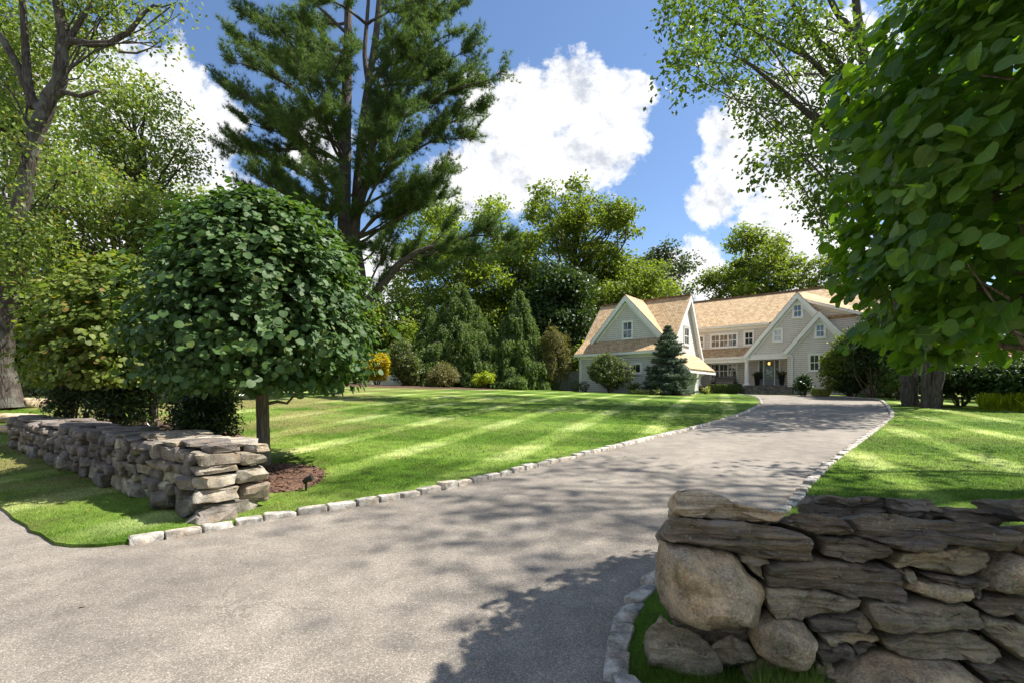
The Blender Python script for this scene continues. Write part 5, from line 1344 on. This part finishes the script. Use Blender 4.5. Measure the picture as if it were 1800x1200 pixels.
# trees behind the lawn
GB_ = 'tall trees behind the lawn and the house'
bg_tree('leafy_tree', 'yellowish green tree rising right behind the boughs of the white pine', 800, 56, 318, 240, 610, L['yellow_green'], 61, 70, 0.30, 8.5, 1.35, 0.3, GB_)
bg_tree('oak_tree', 'broad tall oak with visible grey limbs left of the house roof', 1012, 64, 318, 245, 500, L['oak'], 62, 58, 0.34, 8, 1.35, 0.5, GB_)
bg_tree('leafy_tree', 'green tree filling the gap between the yellowish tree and the broad oak', 895, 60, 375, 150, 640, L['oak'], 74, 46, 0.32, 9, 1.5, 0.3, GB_)
bg_tree('oak_tree', 'green oak beneath the broad oak, left of the house roof', 1085, 62, 440, 190, 640, L['oak'], 73, 46, 0.33, 9, 1.6, 0.35, GB_)
bg_tree('maple_tree', 'dense dark green tree standing between the weeping cedars and the house', 985, 52, 452, 125, 660, L['dark'], 63, 60, 0.32, 14, 1.35, 0.3, GB_)
bg_tree('leafy_tree', 'feathery light green tree showing above the left gable', 1115, 58, 452, 150, 640, L['yellow_green'], 64, 46, 0.26, 11, 1.5, 0.25, GB_)
bg_tree('oak_tree', 'blue-green tree peeking beyond the feathery tree, against blue sky', 1165, 76, 402, 105, 620, L['blue_oak'], 65, 34, 0.38, 6, 1.4, 0.35, GB_)
bg_tree('oak_tree', 'leafy oak rising behind the long ridge of the main roof', 1325, 70, 402, 205, 545, L['oak'], 66, 44, 0.36, 7.5, 1.5, 0.4, GB_)
bg_tree('leafy_tree', 'light yellow-green tree low behind the golden shrub', 690, 50, 478, 150, 670, L['yellow_green'], 67, 40, 0.26, 11, 1.3, 0.2, GB_)
bg_tree('leafy_tree', 'pale green tree seen under the low limb of the white pine', 765, 54, 505, 120, 670, L['elm'], 68, 36, 0.28, 10, 1.3, 0.2, GB_)
bg_tree('leafy_tree', 'olive green tree left of the golden shrub, far across the lawn', 560, 52, 500, 170, 680, L['oak'], 69, 36, 0.28, 10, 1.5, 0.2, GB_)
bg_tree('leafy_tree', 'deep green tree glimpsed between the two weeping cedars', 870, 58, 520, 130, 690, L['oak'], 70, 34, 0.32, 10, 1.5, 0.2, GB_)
bg_tree('leafy_tree', 'shady green tree close behind the grey board fence', 1010, 50, 600, 90, 690, L['oak'], 71, 26, 0.28, 12, 0.9, 0.2, GB_)
bg_tree('oak_tree', 'tree beyond the far right end of the house roof', 1480, 66, 440, 120, 640, L['oak'], 72, 34, 0.36, 9, 1.6, 0.3, GB_)

# tall thin oak at the upper right, over the drive
def right_oak():
    Y = 24.0; A = lambda px, py, dy=0.0: at(px, py, Y + dy)
    tr = [A(1603, 735), A(1600, 700), A(1594, 610), A(1580, 480), A(1560, 350), A(1530, 180), A(1512, 60), A(1500, -40), A(1490, -160)]
    ex = [([A(1562, 360), A(1520, 280), A(1470, 235), A(1420, 200), A(1370, 155), A(1320, 115), A(1285, 95)], [0.24, 0.2, 0.17, 0.14, 0.11, 0.07, 0.03]),
          ([A(1530, 190), A(1490, 130), A(1440, 75), A(1400, 20), A(1370, -40)], [0.2, 0.17, 0.14, 0.11, 0.07]),
          ([A(1545, 280), A(1490, 190), A(1450, 130), A(1415, 95), A(1330, 60), A(1290, 40)], [0.2, 0.16, 0.13, 0.1, 0.06, 0.03]),
          ([A(1515, 80), A(1470, 20), A(1440, -40), A(1400, -110)], [0.18, 0.14, 0.1, 0.06]),
          ([A(1575, 470), A(1530, 400), A(1490, 350), A(1450, 330)], [0.14, 0.1, 0.07, 0.03])]
    px = [(1190, 25), (1215, 80), (1240, 10), (1290, 60), (1210, 130), (1270, 130), (1330, 20), (1340, 90), (1370, 150), (1310, 170), (1380, 50), (1420, 110), (1430, 30), (1470, 70), (1300, -10), (1250, -40), (1200, -30), (1350, -50), (1420, -60), (1460, 160), (1380, 215), (1400, 270), (1345, 205), (1430, 230), (1360, 290), (1450, 290), (1470, 350), (1420, 330), (1490, 230), (1500, 130), (1480, 400), (1520, 320), (1450, 370)]
    q = np.random.RandomState(8)
    lob = [(*A(x, y, q.randn() * 2.0), 1.15, 1.3, 0.85) for x, y in px]
    for _ in range(26): lob.append((*A(1560 + 220 * q.rand(), -60 + 480 * q.rand(), 4 * q.randn()), 1.5, 1.5, 1.1))
    leafy_tree('oak_tree', 'tall oak with bare leaning limbs in the upper right, its trunk behind the small lawn', 'tree', (tr[0][0], Y), tr, [0.44, 0.36, 0.33, 0.30, 0.28, 0.24, 0.2, 0.15, 0.07], lob, 0.24, 27, L['green_oak'], MAT['bark_dark'], 'tall trees beyond the small lawn', 9, 0.3, extra=ex, sides=14, limb_r=0.18, twigs=2, cl=10)
right_oak()
def right_second():
    Y = 23.0; A = lambda px, py, dy=0.0: at(px, py, Y + dy)
    tr = [A(1640, 745), A(1640, 715), A(1648, 650), A(1680, 560), A(1740, 430), A(1800, 280), A(1850, 120), A(1900, -60)]
    ex = [([A(1628, 730), A(1628, 690), A(1626, 620), A(1620, 520), A(1640, 380), A(1660, 250)], [0.24, 0.2, 0.17, 0.14, 0.11, 0.06])]
    q = np.random.RandomState(18)
    lob = [(14.5 + 3.0 * q.randn(), 9 + 3.2 * q.randn(), 12 + 5.5 * q.rand(), 1.5, 1.5, 1.0) for _ in range(1)]
    lob = [(*A(1640 + 300 * q.rand(), -150 + 560 * q.rand(), -2 + 3 * q.randn()), 1.7, 1.7, 1.2) for _ in range(20)]
    leafy_tree('leaning_tree', 'dark twin-trunked tree leaning right, close beside the tall oak trunk', 'tree', (tr[0][0], Y), tr, [0.42, 0.34, 0.28, 0.26, 0.22, 0.18, 0.12, 0.05], lob, 0.24, 9, L['oak'], MAT['bark_dark'], 'tall trees beyond the small lawn', 19, 0.4, extra=ex, sides=14, limb_r=0.25, twigs=3, cl=10)
right_second()
# tree beyond the right edge that dapples the drive
def side_oak():
    q = np.random.RandomState(28)
    tr = [(17.5, 8.5, zg(17.5, 8.5) - 0.2), (17.5, 8.5, 0.8), (17.3, 8.6, 5), (16.8, 8.6, 10), (16.5, 8.4, 15), (16.2, 8.4, 19)]
    lob = []
    while len(lob) < 24:
        p = np.array([15.2 + 4.2 * q.randn(), 8.8 + 1.5 * q.randn(), 9.5 + 13 * q.rand()])
        if p[0] > 0.74 * p[1] + 3.2 and p[1] > 5.0: lob.append((*p, 1.3, 1.3, 0.7))
    for _ in range(11): lob.append((13.5 + 2.2 * q.randn(), 5.6 + 1.0 * q.randn(), 15.5 + 3.0 * q.randn(), 1.1, 0.8, 0.5))
    leafy_tree('oak_tree', 'spreading tree just outside the right edge that throws streaky shade on the drive', 'tree', (17.5, 8.5), tr, [0.5, 0.42, 0.36, 0.3, 0.2, 0.1], lob, 0.24, 8.0, L['oak'], MAT['bark_dark'], 'tall trees beyond the small lawn', 29, 0.3, limb_r=0.3, twigs=3, cl=10)
side_oak()

# ------------------------------------------------------------------ conifers
def conifer(name, label, base, H, Rb, lm, seed, tiers=26, per=13, kind='spruce', group=None, z0=0.25, needle=0.12):
    q = np.random.RandomState(seed); g = zg(*base); root = empty(name, (base[0], base[1], g), label, 'tree', group)
    mb = MB(); mb.tube([(0, 0, -0.1), (0, 0, H * 0.3), (0.02, 0, H * 0.7), (0, 0, H)], [0.05 + 0.018 * H, 0.04 + 0.013 * H, 0.03 + 0.004 * H, 0.012], 9)
    C = []; D = []
    for ti in range(tiers):
        f = (ti + 0.5 * q.rand()) / tiers; z = z0 + (H - z0 - 0.15) * f
        rad = Rb * ((1 - f) ** 0.85) * (0.85 + 0.28 * q.rand()) + 0.05
        nb = max(4, int(per * (0.35 + 0.65 * (1 - f))))
        a0 = q.rand() * 6
        for k in range(nb):
            a = a0 + 2 * math.pi * (k + 0.5 * q.rand()) / nb; l = rad * (0.66 + 0.5 * q.rand())
            o = np.array([math.cos(a), math.sin(a), 0]); side = np.array([-o[1], o[0], 0])
            if kind == 'weep':
                rise = 0.25 * l; tip = o * l + np.array([0, 0, z + rise - 0.25 * l])
                P = np.array([(0, 0, z), o * l * 0.4 + np.array([0, 0, z + rise * 0.5]), o * l * 0.8 + np.array([0, 0, z + rise * 0.25]), tip]); mb.tube(P, [0.05, 0.035, 0.02, 0.008], 5, cap=False)
                for _ in range(int(6 + l * 9)):
                    t = 0.25 + 0.75 * q.rand(); i = t * 3; kk = int(min(2, i)); p = P[kk] + (P[kk + 1] - P[kk]) * (i - kk) + side * q.randn() * 0.16 * l * (1.1 - t * 0.5)
                    ln = 0.45 + 0.85 * q.rand(); ns = int(ln * 22)
                    u = np.linspace(0, 1, ns)[:, None]
                    sw = unit(o * 0.18 + q.randn(3) * 0.1)
                    pts = p + np.array([0, 0, -1]) * ln * u + sw * (ln * 0.22 * np.sin(u * 2.2)) + q.randn(ns, 3) * 0.03
                    C.append(pts); D.append(np.tile([0, 0, -1.0], (ns, 1)) + q.randn(ns, 3) * 0.45 + o * 0.2)
            else:
                droop = -0.10 * l if f < 0.5 else 0.12 * l
                P = np.array([(0, 0, z), o * l * 0.5 + np.array([0, 0, z + droop * 0.5 - 0.02]), o * l + np.array([0, 0, z + droop + 0.07 * l])]); mb.tube(P, [0.03, 0.02, 0.006], 4, cap=False)
                nn = int(14 + l * 34)
                t = q.rand(nn) ** 0.7; i = t * 2; kk = np.clip(i.astype(int), 0, 1); p = P[kk] + (P[kk + 1] - P[kk]) * (i - kk)[:, None]
                sgn = q.choice([-1, 1], nn)[:, None]; sl = (0.34 * l * (1.05 - t) + 0.08)[:, None]
                pts = p + side * sgn * sl * q.rand(nn, 1) + o * 0.3 * sl * q.rand(nn, 1) + np.array([0, 0, -0.04]) * q.rand(nn, 1)
                for rep in range(3):
                    C.append(pts + q.randn(nn, 3) * 0.03); D.append(o * 0.7 + side * sgn * 0.6 + q.randn(nn, 3) * 0.45 + np.array([0, 0, 0.25]))
    C = np.concatenate(C); D = unit(np.concatenate(D))
    mb.build('trunk', MAT['bark_dark'], root, smooth=True)
    cb = MB(); k = 2 if kind == 'spruce' else 1
    C2 = np.repeat(C, k, 0); D2 = np.repeat(D, k, 0) + q.randn(len(C2), 3) * (0.35 if k > 1 else 0.1)
    S = needle * (0.7 + 0.6 * q.rand(len(C2)))
    leaves_mesh(cb, C2, q.randn(len(C2), 3) * 0.6 + np.array([0, 0, 0.7 if kind == 'spruce' else 0.1]), D2, S, T_LANCE)
    cb.build('crown', lm, root); print(name, len(C2))
conifer('blue_spruce', 'young blue spruce standing in a round mulch bed in front of the house', SPR, 5.3, 2.05, L['spruce'], 81, 21, 15, 'spruce', needle=0.15)
GC = 'weeping cedars at the back of the lawn'
for i, (px, Y, top, w, lab) in enumerate([(808, 42.5, 488, 185, 'broad weeping cedar with long hanging sprays, the left of the big pair'), (913, 42, 502, 125, 'narrower weeping cedar with hanging sprays, nearest the grey board fence'), (757, 45, 535, 95, 'smaller weeping cedar half behind the broad one')]):
    p = at(px, top, Y); conifer('weeping_cedar', lab, (p[0], Y), p[2] - zg(p[0], Y), w / FPX * Y / 2 * 1.1, L['cedar'], 82 + i, 22, 11, 'weep', GC, 0.5, needle=0.24)

# ------------------------------------------------------------------ shrubs
def sh(name, label, cat, px, py_base, Y, w, h, lm, leaf, dens, seed, **k):
    """shrub from its width and height in photo pixels at depth Y"""
    x = (px - 900) / FPX * Y; rx = w / FPX * Y / 2; rz = h / FPX * Y / 2
    dy = k.pop('ry', rx)
    return shrub(name, label, cat, (x, Y), (rx, dy, rz), leaf, dens, lm, seed=seed, **k)
GLa = 'glossy laurels behind the long low wall'
sh('laurel_shrub', 'glossy dark laurel beside the dome tree trunk, largest behind the wall', 'shrub', 352, 790, 10.0, 150, 128, L['laurel'], 0.12, 260, 91, tmpl=T_LANCE, group=GLa, nl=16, spread=0.1)
sh('laurel_shrub', 'dark laurel behind the wall, between the other two laurels', 'shrub', 213, 770, 11.6, 115, 118, L['laurel'], 0.12, 240, 92, tmpl=T_LANCE, group=GLa, nl=14, spread=0.1)
sh('laurel_shrub', 'leafy laurel with yellow-green tips at the far end behind the wall', 'shrub', 132, 752, 13.2, 95, 112, L['laurel'], 0.12, 240, 93, tmpl=T_LANCE, group=GLa, nl=14, spread=0.1)
sh('woodland_shrub', 'scrubby green bush beside the foot of the gnarled tree', 'shrub', 62, 690, 19, 90, 60, L['oak'], 0.12, 90, 94, nl=10)
sh('woodland_shrub', 'shaded bush in the far left corner behind the gnarled trunk', 'shrub', -10, 690, 20, 120, 120, L['dark'], 0.16, 80, 95, nl=12)
sh('golden_shrub', 'bright golden yellow shrub at the back of the lawn', 'shrub', 664, 660, 38, 58, 58, L['gold'], 0.15, 150, 96, nl=15, z0=0.15, up=1.2)
sh('leafy_shrub', 'tall grey-green shrub beside the golden shrub', 'shrub', 715, 680, 37, 62, 90, L['privet'], 0.17, 90, 97, nl=14)
sh('leafy_shrub', 'rounded brownish olive shrub in front of the weeping cedars', 'shrub', 775, 680, 36.5, 66, 46, L['olive'], 0.11, 170, 98, nl=14, sub=0.5, stems=14)
sh('leafy_shrub', 'small bright lime shrub at the foot of the weeping cedars', 'shrub', 851, 684, 37, 42, 30, L['lime'], 0.14, 140, 99, nl=9)
sh('leafy_shrub', 'dark low shrub between the brownish shrub and the lime shrub', 'shrub', 815, 682, 38.5, 36, 30, L['dark'], 0.14, 120, 100, nl=8)
sh('leafy_shrub', 'green shrub left of the golden shrub, under the white pine', 'shrub', 620, 668, 39, 50, 44, L['privet'], 0.15, 90, 101, nl=9)
sh('leafy_shrub', 'dark green shrub far across the lawn behind the pine trunk', 'shrub', 545, 668, 40, 80, 50, L['dark'], 0.17, 80, 102, nl=10)
sh('leafy_shrub', 'mid green shrub at the far left end of the lawn', 'shrub', 455, 668, 38, 90, 60, L['oak'], 0.17, 70, 103, nl=10)
sh('leafy_shrub', 'yellow-green bushy shrub just left of the smallest weeping cedar', 'shrub', 740, 672, 40, 44, 70, L['box'], 0.17, 80, 104, nl=9)
sh('loose_juniper', 'loose olive evergreen hanging over the grey board fence', 'shrub', 975, 672, 41, 66, 118, L['olive'], 0.2, 85, 105, tmpl=T_LANCE, nl=20, sub=0.36, tip=0.1)
sh('low_juniper', 'low drooping evergreen at the base of the narrower weeping cedar', 'shrub', 905, 686, 38, 44, 26, L['cedar'], 0.16, 120, 106, nl=8)
GBx = 'clipped box balls by the house'
sh('box_ball', 'round clipped box ball against the left corner of the house', 'shrub', 1027, 686, 38.6, 18, 17, L['box'], 0.06, 600, 107, tidy=True, group=GBx, spread=0.03)
sh('box_ball', 'round clipped box ball left of its twin, in front of the grey board fence', 'shrub', 1012, 686, 38.8, 18, 17, L['box'], 0.06, 600, 108, tidy=True, group=GBx, spread=0.03)
sh('hydrangea_shrub', 'tall loose shrub with pale tips against the left wing of the house', 'shrub', 1072, 686, 37.3, 74, 72, L['privet'], 0.16, 95, 109, nl=16)
sh('leafy_shrub', 'small yellow-green shrub beside the blue spruce at the house wall', 'shrub', 1116, 686, 35.8, 26, 20, L['box'], 0.11, 170, 110, nl=7)
for i, (px, Y, w) in enumerate([(1118, 35.4, 22), (1136, 35.0, 20), (1153, 34.6, 20)]):
    sh('perennial_plant', ['creamy low perennials in front of the small yellow-green shrub', 'creamy low perennials between the small shrub and the blue spruce', 'creamy low perennials half hidden by the blue spruce'][i], 'plant', px, 687, Y, w, 7, L['perennial'], 0.13, 260, 111 + i, nl=5, stems=4, group='low perennials along the house')
sh('perennial_plant', 'low pale green plant at the left end of the clipped box hedge', 'plant', 1241, 686, 38.5, 14, 12, L['perennial'], 0.14, 220, 118, nl=5, stems=4)
sh('dark_shrub', 'rounded dark rhododendron against the right gable wall', 'shrub', 1412, 687, 35.5, 32, 36, L['laurel'], 0.16, 150, 115, nl=12)
sh('leafy_shrub', 'small dark shrub at the left end of the porch steps', 'shrub', 1304, 687, 39.2, 10, 15, L['dark'], 0.1, 200, 119, nl=4)
def hedge(name, label, t0, t1, D0, D1, z0, z1, lm, leaf, n, seed):
    q = np.random.RandomState(seed); r = empty(name, (0, 0, 0), label, 'hedge'); hplace(r, (t0 + t1) / 2, (D0 + D1) / 2, z0)
    hx, hy, hz = (t1 - t0) / 2, (D1 - D0) / 2, z1 - z0
    P = q.rand(n, 3) * 2 - 1; ax = q.choice(3, n, p=[0.12, 0.46, 0.42]); P[np.arange(n), ax] = np.sign(P[np.arange(n), ax]); 
    N = np.zeros((n, 3)); N[np.arange(n), ax] = np.sign(P[np.arange(n), ax])
    C = P * np.array([hx, hy, hz / 2]) * (1 - 0.05 * q.rand(n, 1)) + np.array([0, 0, hz / 2]) + q.randn(n, 3) * 0.025
    b = MB(); leaves_mesh(b, C, N * 0.7 + q.randn(n, 3) * 0.6 + np.array([0, 0, 0.3]), N * 0.5 + q.randn(n, 3), leaf * (0.7 + 0.6 * q.rand(n)), T_SMALL); b.build('foliage', lm, r)
    b = MB(); 
    for k in range(14): x = (q.rand() * 2 - 1) * hx * 0.85; b.tube([(x, 0, -0.05), (x + 0.1 * q.randn(), 0.1 * q.randn(), hz * 0.8)], [0.03, 0.01], 5, cap=False)
    b.build('stem', MAT['twig'], r)
ta, _ = hp(1248.5, 680, -1.6); tb, _ = hp(1302.5, 680, -1.6)
hedge('box_hedge', 'low square clipped box hedge in front of the porch', ta, tb, -2.5, -1.4, 1.6, 2.32, L['box'], 0.07, 9000, 116)
# right side
sh('leafy_shrub', 'broad leafy bush overlapping the right corner of the house', 'shrub', 1492, 690, 33.5, 84, 108, L['oak'], 0.17, 100, 120, nl=18)
GH = 'dark hemlocks along the right of the drive'
for i, (px, Y, w, h, lab) in enumerate([(1535, 31, 80, 175, 'tall dark hemlock right behind the drive bend, left of the tall trunks'), (1580, 30, 90, 120, 'spreading hemlock with light tips left of the tall oak trunk'), (1500, 33, 60, 60, 'low hemlock at the foot of the leafy bush by the house'), (1560, 33, 90, 200, 'tallest dark evergreen behind the hemlocks on the right')]):
    sh('hemlock', lab, 'tree', px, 697, Y, w, h, L['dark'] if i != 1 else L['cedar'], 0.22, 85, 121 + i, tmpl=T_LANCE, nl=26, sub=0.34, group=GH)
GD = 'shaded shrubs beyond the small lawn'
for i, (px, Y, w, h, lab) in enumerate([(1690, 24.0, 110, 62, 'dark bare-stemmed shrub right of the twin trunks'), (1760, 22.0, 120, 66, 'dark spreading shrub above the bright grass clump'), (1840, 21, 130, 80, 'dark shrub at the right edge of the picture')]):
    sh('understory_shrub', lab, 'shrub', px, 720, Y, w * 1.15, h, L['dark'], 0.17, 120, 131 + i, nl=26, z0=0.6, group=GD, stems=12)
sh('japanese_maple', 'low russet tinted maple behind the dark shrubs on the right', 'tree', 1770, 700, 27, 120, 50, L['maple_red'], 0.14, 70, 135, nl=14, z0=1.6)
sh('understory_shrub', 'leafy green backdrop bush behind the twin trunks', 'shrub', 1660, 705, 32, 170, 120, L['oak'], 0.22, 50, 136, nl=18, group=GD)
sh('understory_shrub', 'large dim bush filling the gap behind the right edge shrubs', 'shrub', 1800, 705, 31, 200, 150, L['dark'], 0.24, 45, 137, nl=18, group=GD)
sh('understory_shrub', 'dim bush low between the hemlocks and the tall oak trunk', 'shrub', 1600, 700, 34, 120, 150, L['dark'], 0.24, 50, 138, nl=16, group=GD)
def tuft(name, label, px, Y, w, h, seed, lm):
    q = np.random.RandomState(seed); x = (px - 900) / FPX * Y; r = empty(name, (x, Y, zg(x, Y)), label, 'ornamental grass', 'ornamental grasses')
    n = 1500; a = q.rand(n) * 6.28; sp = np.sqrt(q.rand(n)); b = MB()
    C = np.stack([np.cos(a) * sp * w * 0.35, np.sin(a) * sp * w * 0.35, np.zeros(n)], 1)
    o = np.stack([np.cos(a), np.sin(a), np.zeros(n)], 1); Hh = h * (0.6 + 0.5 * q.rand(n))
    T = o * (0.15 + 0.6 * sp[:, None]) + np.array([0, 0, 1.0]) + q.randn(n, 3) * 0.15
    leaves_mesh(b, C, o + q.randn(n, 3) * 0.3, T, Hh, (np.array([(0, -0.014, 0), (0, 0.014, 0), (0.6, 0.012, -0.05), (1, 0, -0.25), (0.6, -0.012, -0.05)]), [[0, 4, 3], [0, 3, 2], [0, 2, 1]], None))
    b.build('blade_clump', lm, r)
tuft('grass_clump', 'bright green arching grass clump under the right-hand shrubs', 1748, 21.5, 1.3, 0.75, 141, L['lime'])
tuft('grass_clump', 'bright green grass clump at the far right edge beneath the shrubs', 1795, 21.0, 1.3, 0.8, 142, L['lime'])
tuft('grass_clump', 'low yellow-green grassy plants at the foot of the right gable wall', 1442, 34.6, 1.5, 0.5, 143, L['perennial'])

# far woods that close the view
def woods():
    q = np.random.RandomState(150); b = MB()
    lob = []
    for a in np.linspace(R(-180), R(180), 250, endpoint=False):
        Rr = 98 + 10 * q.randn(); x, y = math.sin(a) * Rr, math.cos(a) * Rr; h = (9 if y > 12 else 17) + 3 * q.randn()
        for k in range(3): lob.append((x + 2.5 * q.randn(), y + 2.5 * q.randn(), 2 + h * (0.2 + 0.3 * k), 3.8, 3.8, 3.2))
    lobe_leaves(b, q, lob, 1.6, 1.1, T_QUAD, 1.2, cl=8)
    o = b.build('woods', L['oak']); tag(o, 'distant green woods closing the view behind the garden', 'woods', kind='stuff')
woods()

# ------------------------------------------------------------------ grass blades
def grass():
    q = np.random.RandomState(200)
    def zone(n, fy, ymin, ymax, cond, hs, wd):
        # positions spread by view angle and distance, so that near turf is densest
        u = q.rand(n); Y = 1 / (1 / ymin + u * (1 / ymax - 1 / ymin)); rx = fy[0] + (fy[1] - fy[0]) * q.rand(n); X = rx * Y
        P = np.stack([X, Y], 1); k = ~inside(P, outline) & cond(X, Y); P = P[k]; Y = Y[k]
        z = zf(P[:, 0], P[:, 1]) + 0.0; m = len(P)
        sc = np.clip(Y / 6.0, 0.7, 2.2)
        C = np.column_stack([P, z - 0.005]); T = q.randn(m, 3) * 0.42 + np.array([0, 0, 1.0]); N = q.randn(m, 3); N[:, 2] *= 0.2
        return C, N, T, hs * (0.55 + 0.7 * q.rand(m)) * sc ** 0.35, wd * sc
    F0 = np.array([-3.69, 5.62]); e = unit(np.array([-0.82, 0.565])); nb = np.array([-e[1], e[0]]); nb = nb if nb[1] > 0 else -nb
    def notwall(X, Y):
        s = (X - F0[0]) * e[0] + (Y - F0[1]) * e[1]; d = (X - F0[0]) * nb[0] + (Y - F0[1]) * nb[1]
        return ~((s > 0) & (s < 9.0) & (d > 0.0) & (d < 0.85))
    mul = blob((-4.05, 7.75), 0.97, 1.1, seed=1); mul2 = blob((-8.6, 11.6), 4.6, 1.5, 50, 2, R(-35)); sp = blob(SPR, 1.6, 1.1, seed=3)
    def ok(X, Y):
        P = np.stack([X, Y], 1); return notwall(X, Y) & ~inside(P, mul) & ~inside(P, mul2) & ~inside(P, sp)
    zs = [zone(210000, (-1.1, 0.45), 4.6, 24, ok, 0.034, 0.11), zone(150000, (0.2, 1.1), 4.6, 24, ok, 0.034, 0.11),
          zone(60000, (0.15, 0.8), 1.9, 4.2, lambda X, Y: (X < 1.1 + 0.0 * Y) & ok(X, Y), 0.045, 0.06),
          zone(14000, (0.24, 0.75), 2.05, 2.85, lambda X, Y: ok(X, Y) & (X > 0.66), 0.09, 0.035), zone(2200, (0.50, 0.64), 2.35, 2.75, ok, 0.20, 0.025)]
    b = MB()
    for C, N, T, S, wd in zs:
        N = unit(N); T = unit(T); B = unit(np.cross(N, T)); w = (S * np.broadcast_to(wd, S.shape))[:, None]; bend = q.randn(len(C), 1) * 0.25
        mid = C + T * S[:, None] * 0.55; tip = C + T * S[:, None] + N * S[:, None] * bend - np.array([0, 0, 1]) * S[:, None] * abs(bend) * 0.3
        V = np.stack([C - B * w * 0.5, C + B * w * 0.5, mid + B * w * 0.4, tip, mid - B * w * 0.4], 1)
        i = np.arange(len(C))[:, None, None] * 5
        b.add(V.reshape(-1, 3), (i + np.array([[0, 1, 2, 4]])[None]).reshape(-1, 4)); b.F.setdefault(3, []).append((i + np.array([[4, 2, 3]])[None]).reshape(-1, 3).astype(np.int32) + (b.n - len(V) * 5))
    tag(b.build('grass', MAT['blades']), 'short mown grass blades of the verges and lawns', 'grass', kind='stuff')
    # fallen leaves on the drive and verge
    n = 130; X = -8 + 12 * q.rand(n); Y = 3.2 + 8 * q.rand(n) ** 1.4; k = (np.abs(X) < 1.05 * Y); X, Y = X[k], Y[k]; P = np.stack([X, Y], 1); ins = inside(P, outline)
    z = zf(X, Y) + np.where(ins, -0.045, 0.03); b = MB()
    leaves_mesh(b, np.column_stack([X, Y, z]), np.array([0, 0, 1.0]) + q.randn(len(X), 3) * 0.2, q.randn(len(X), 3), 0.03 + 0.03 * q.rand(len(X)), T_SMALL)
    tag(b.build('fallen_leaves', leafmat('dry_leaf', (0.22, 0.10, 0.02), (0.42, 0.25, 0.06), 0.1)), 'scattered dry fallen leaves on the drive and verge', 'leaves', kind='stuff')
grass()
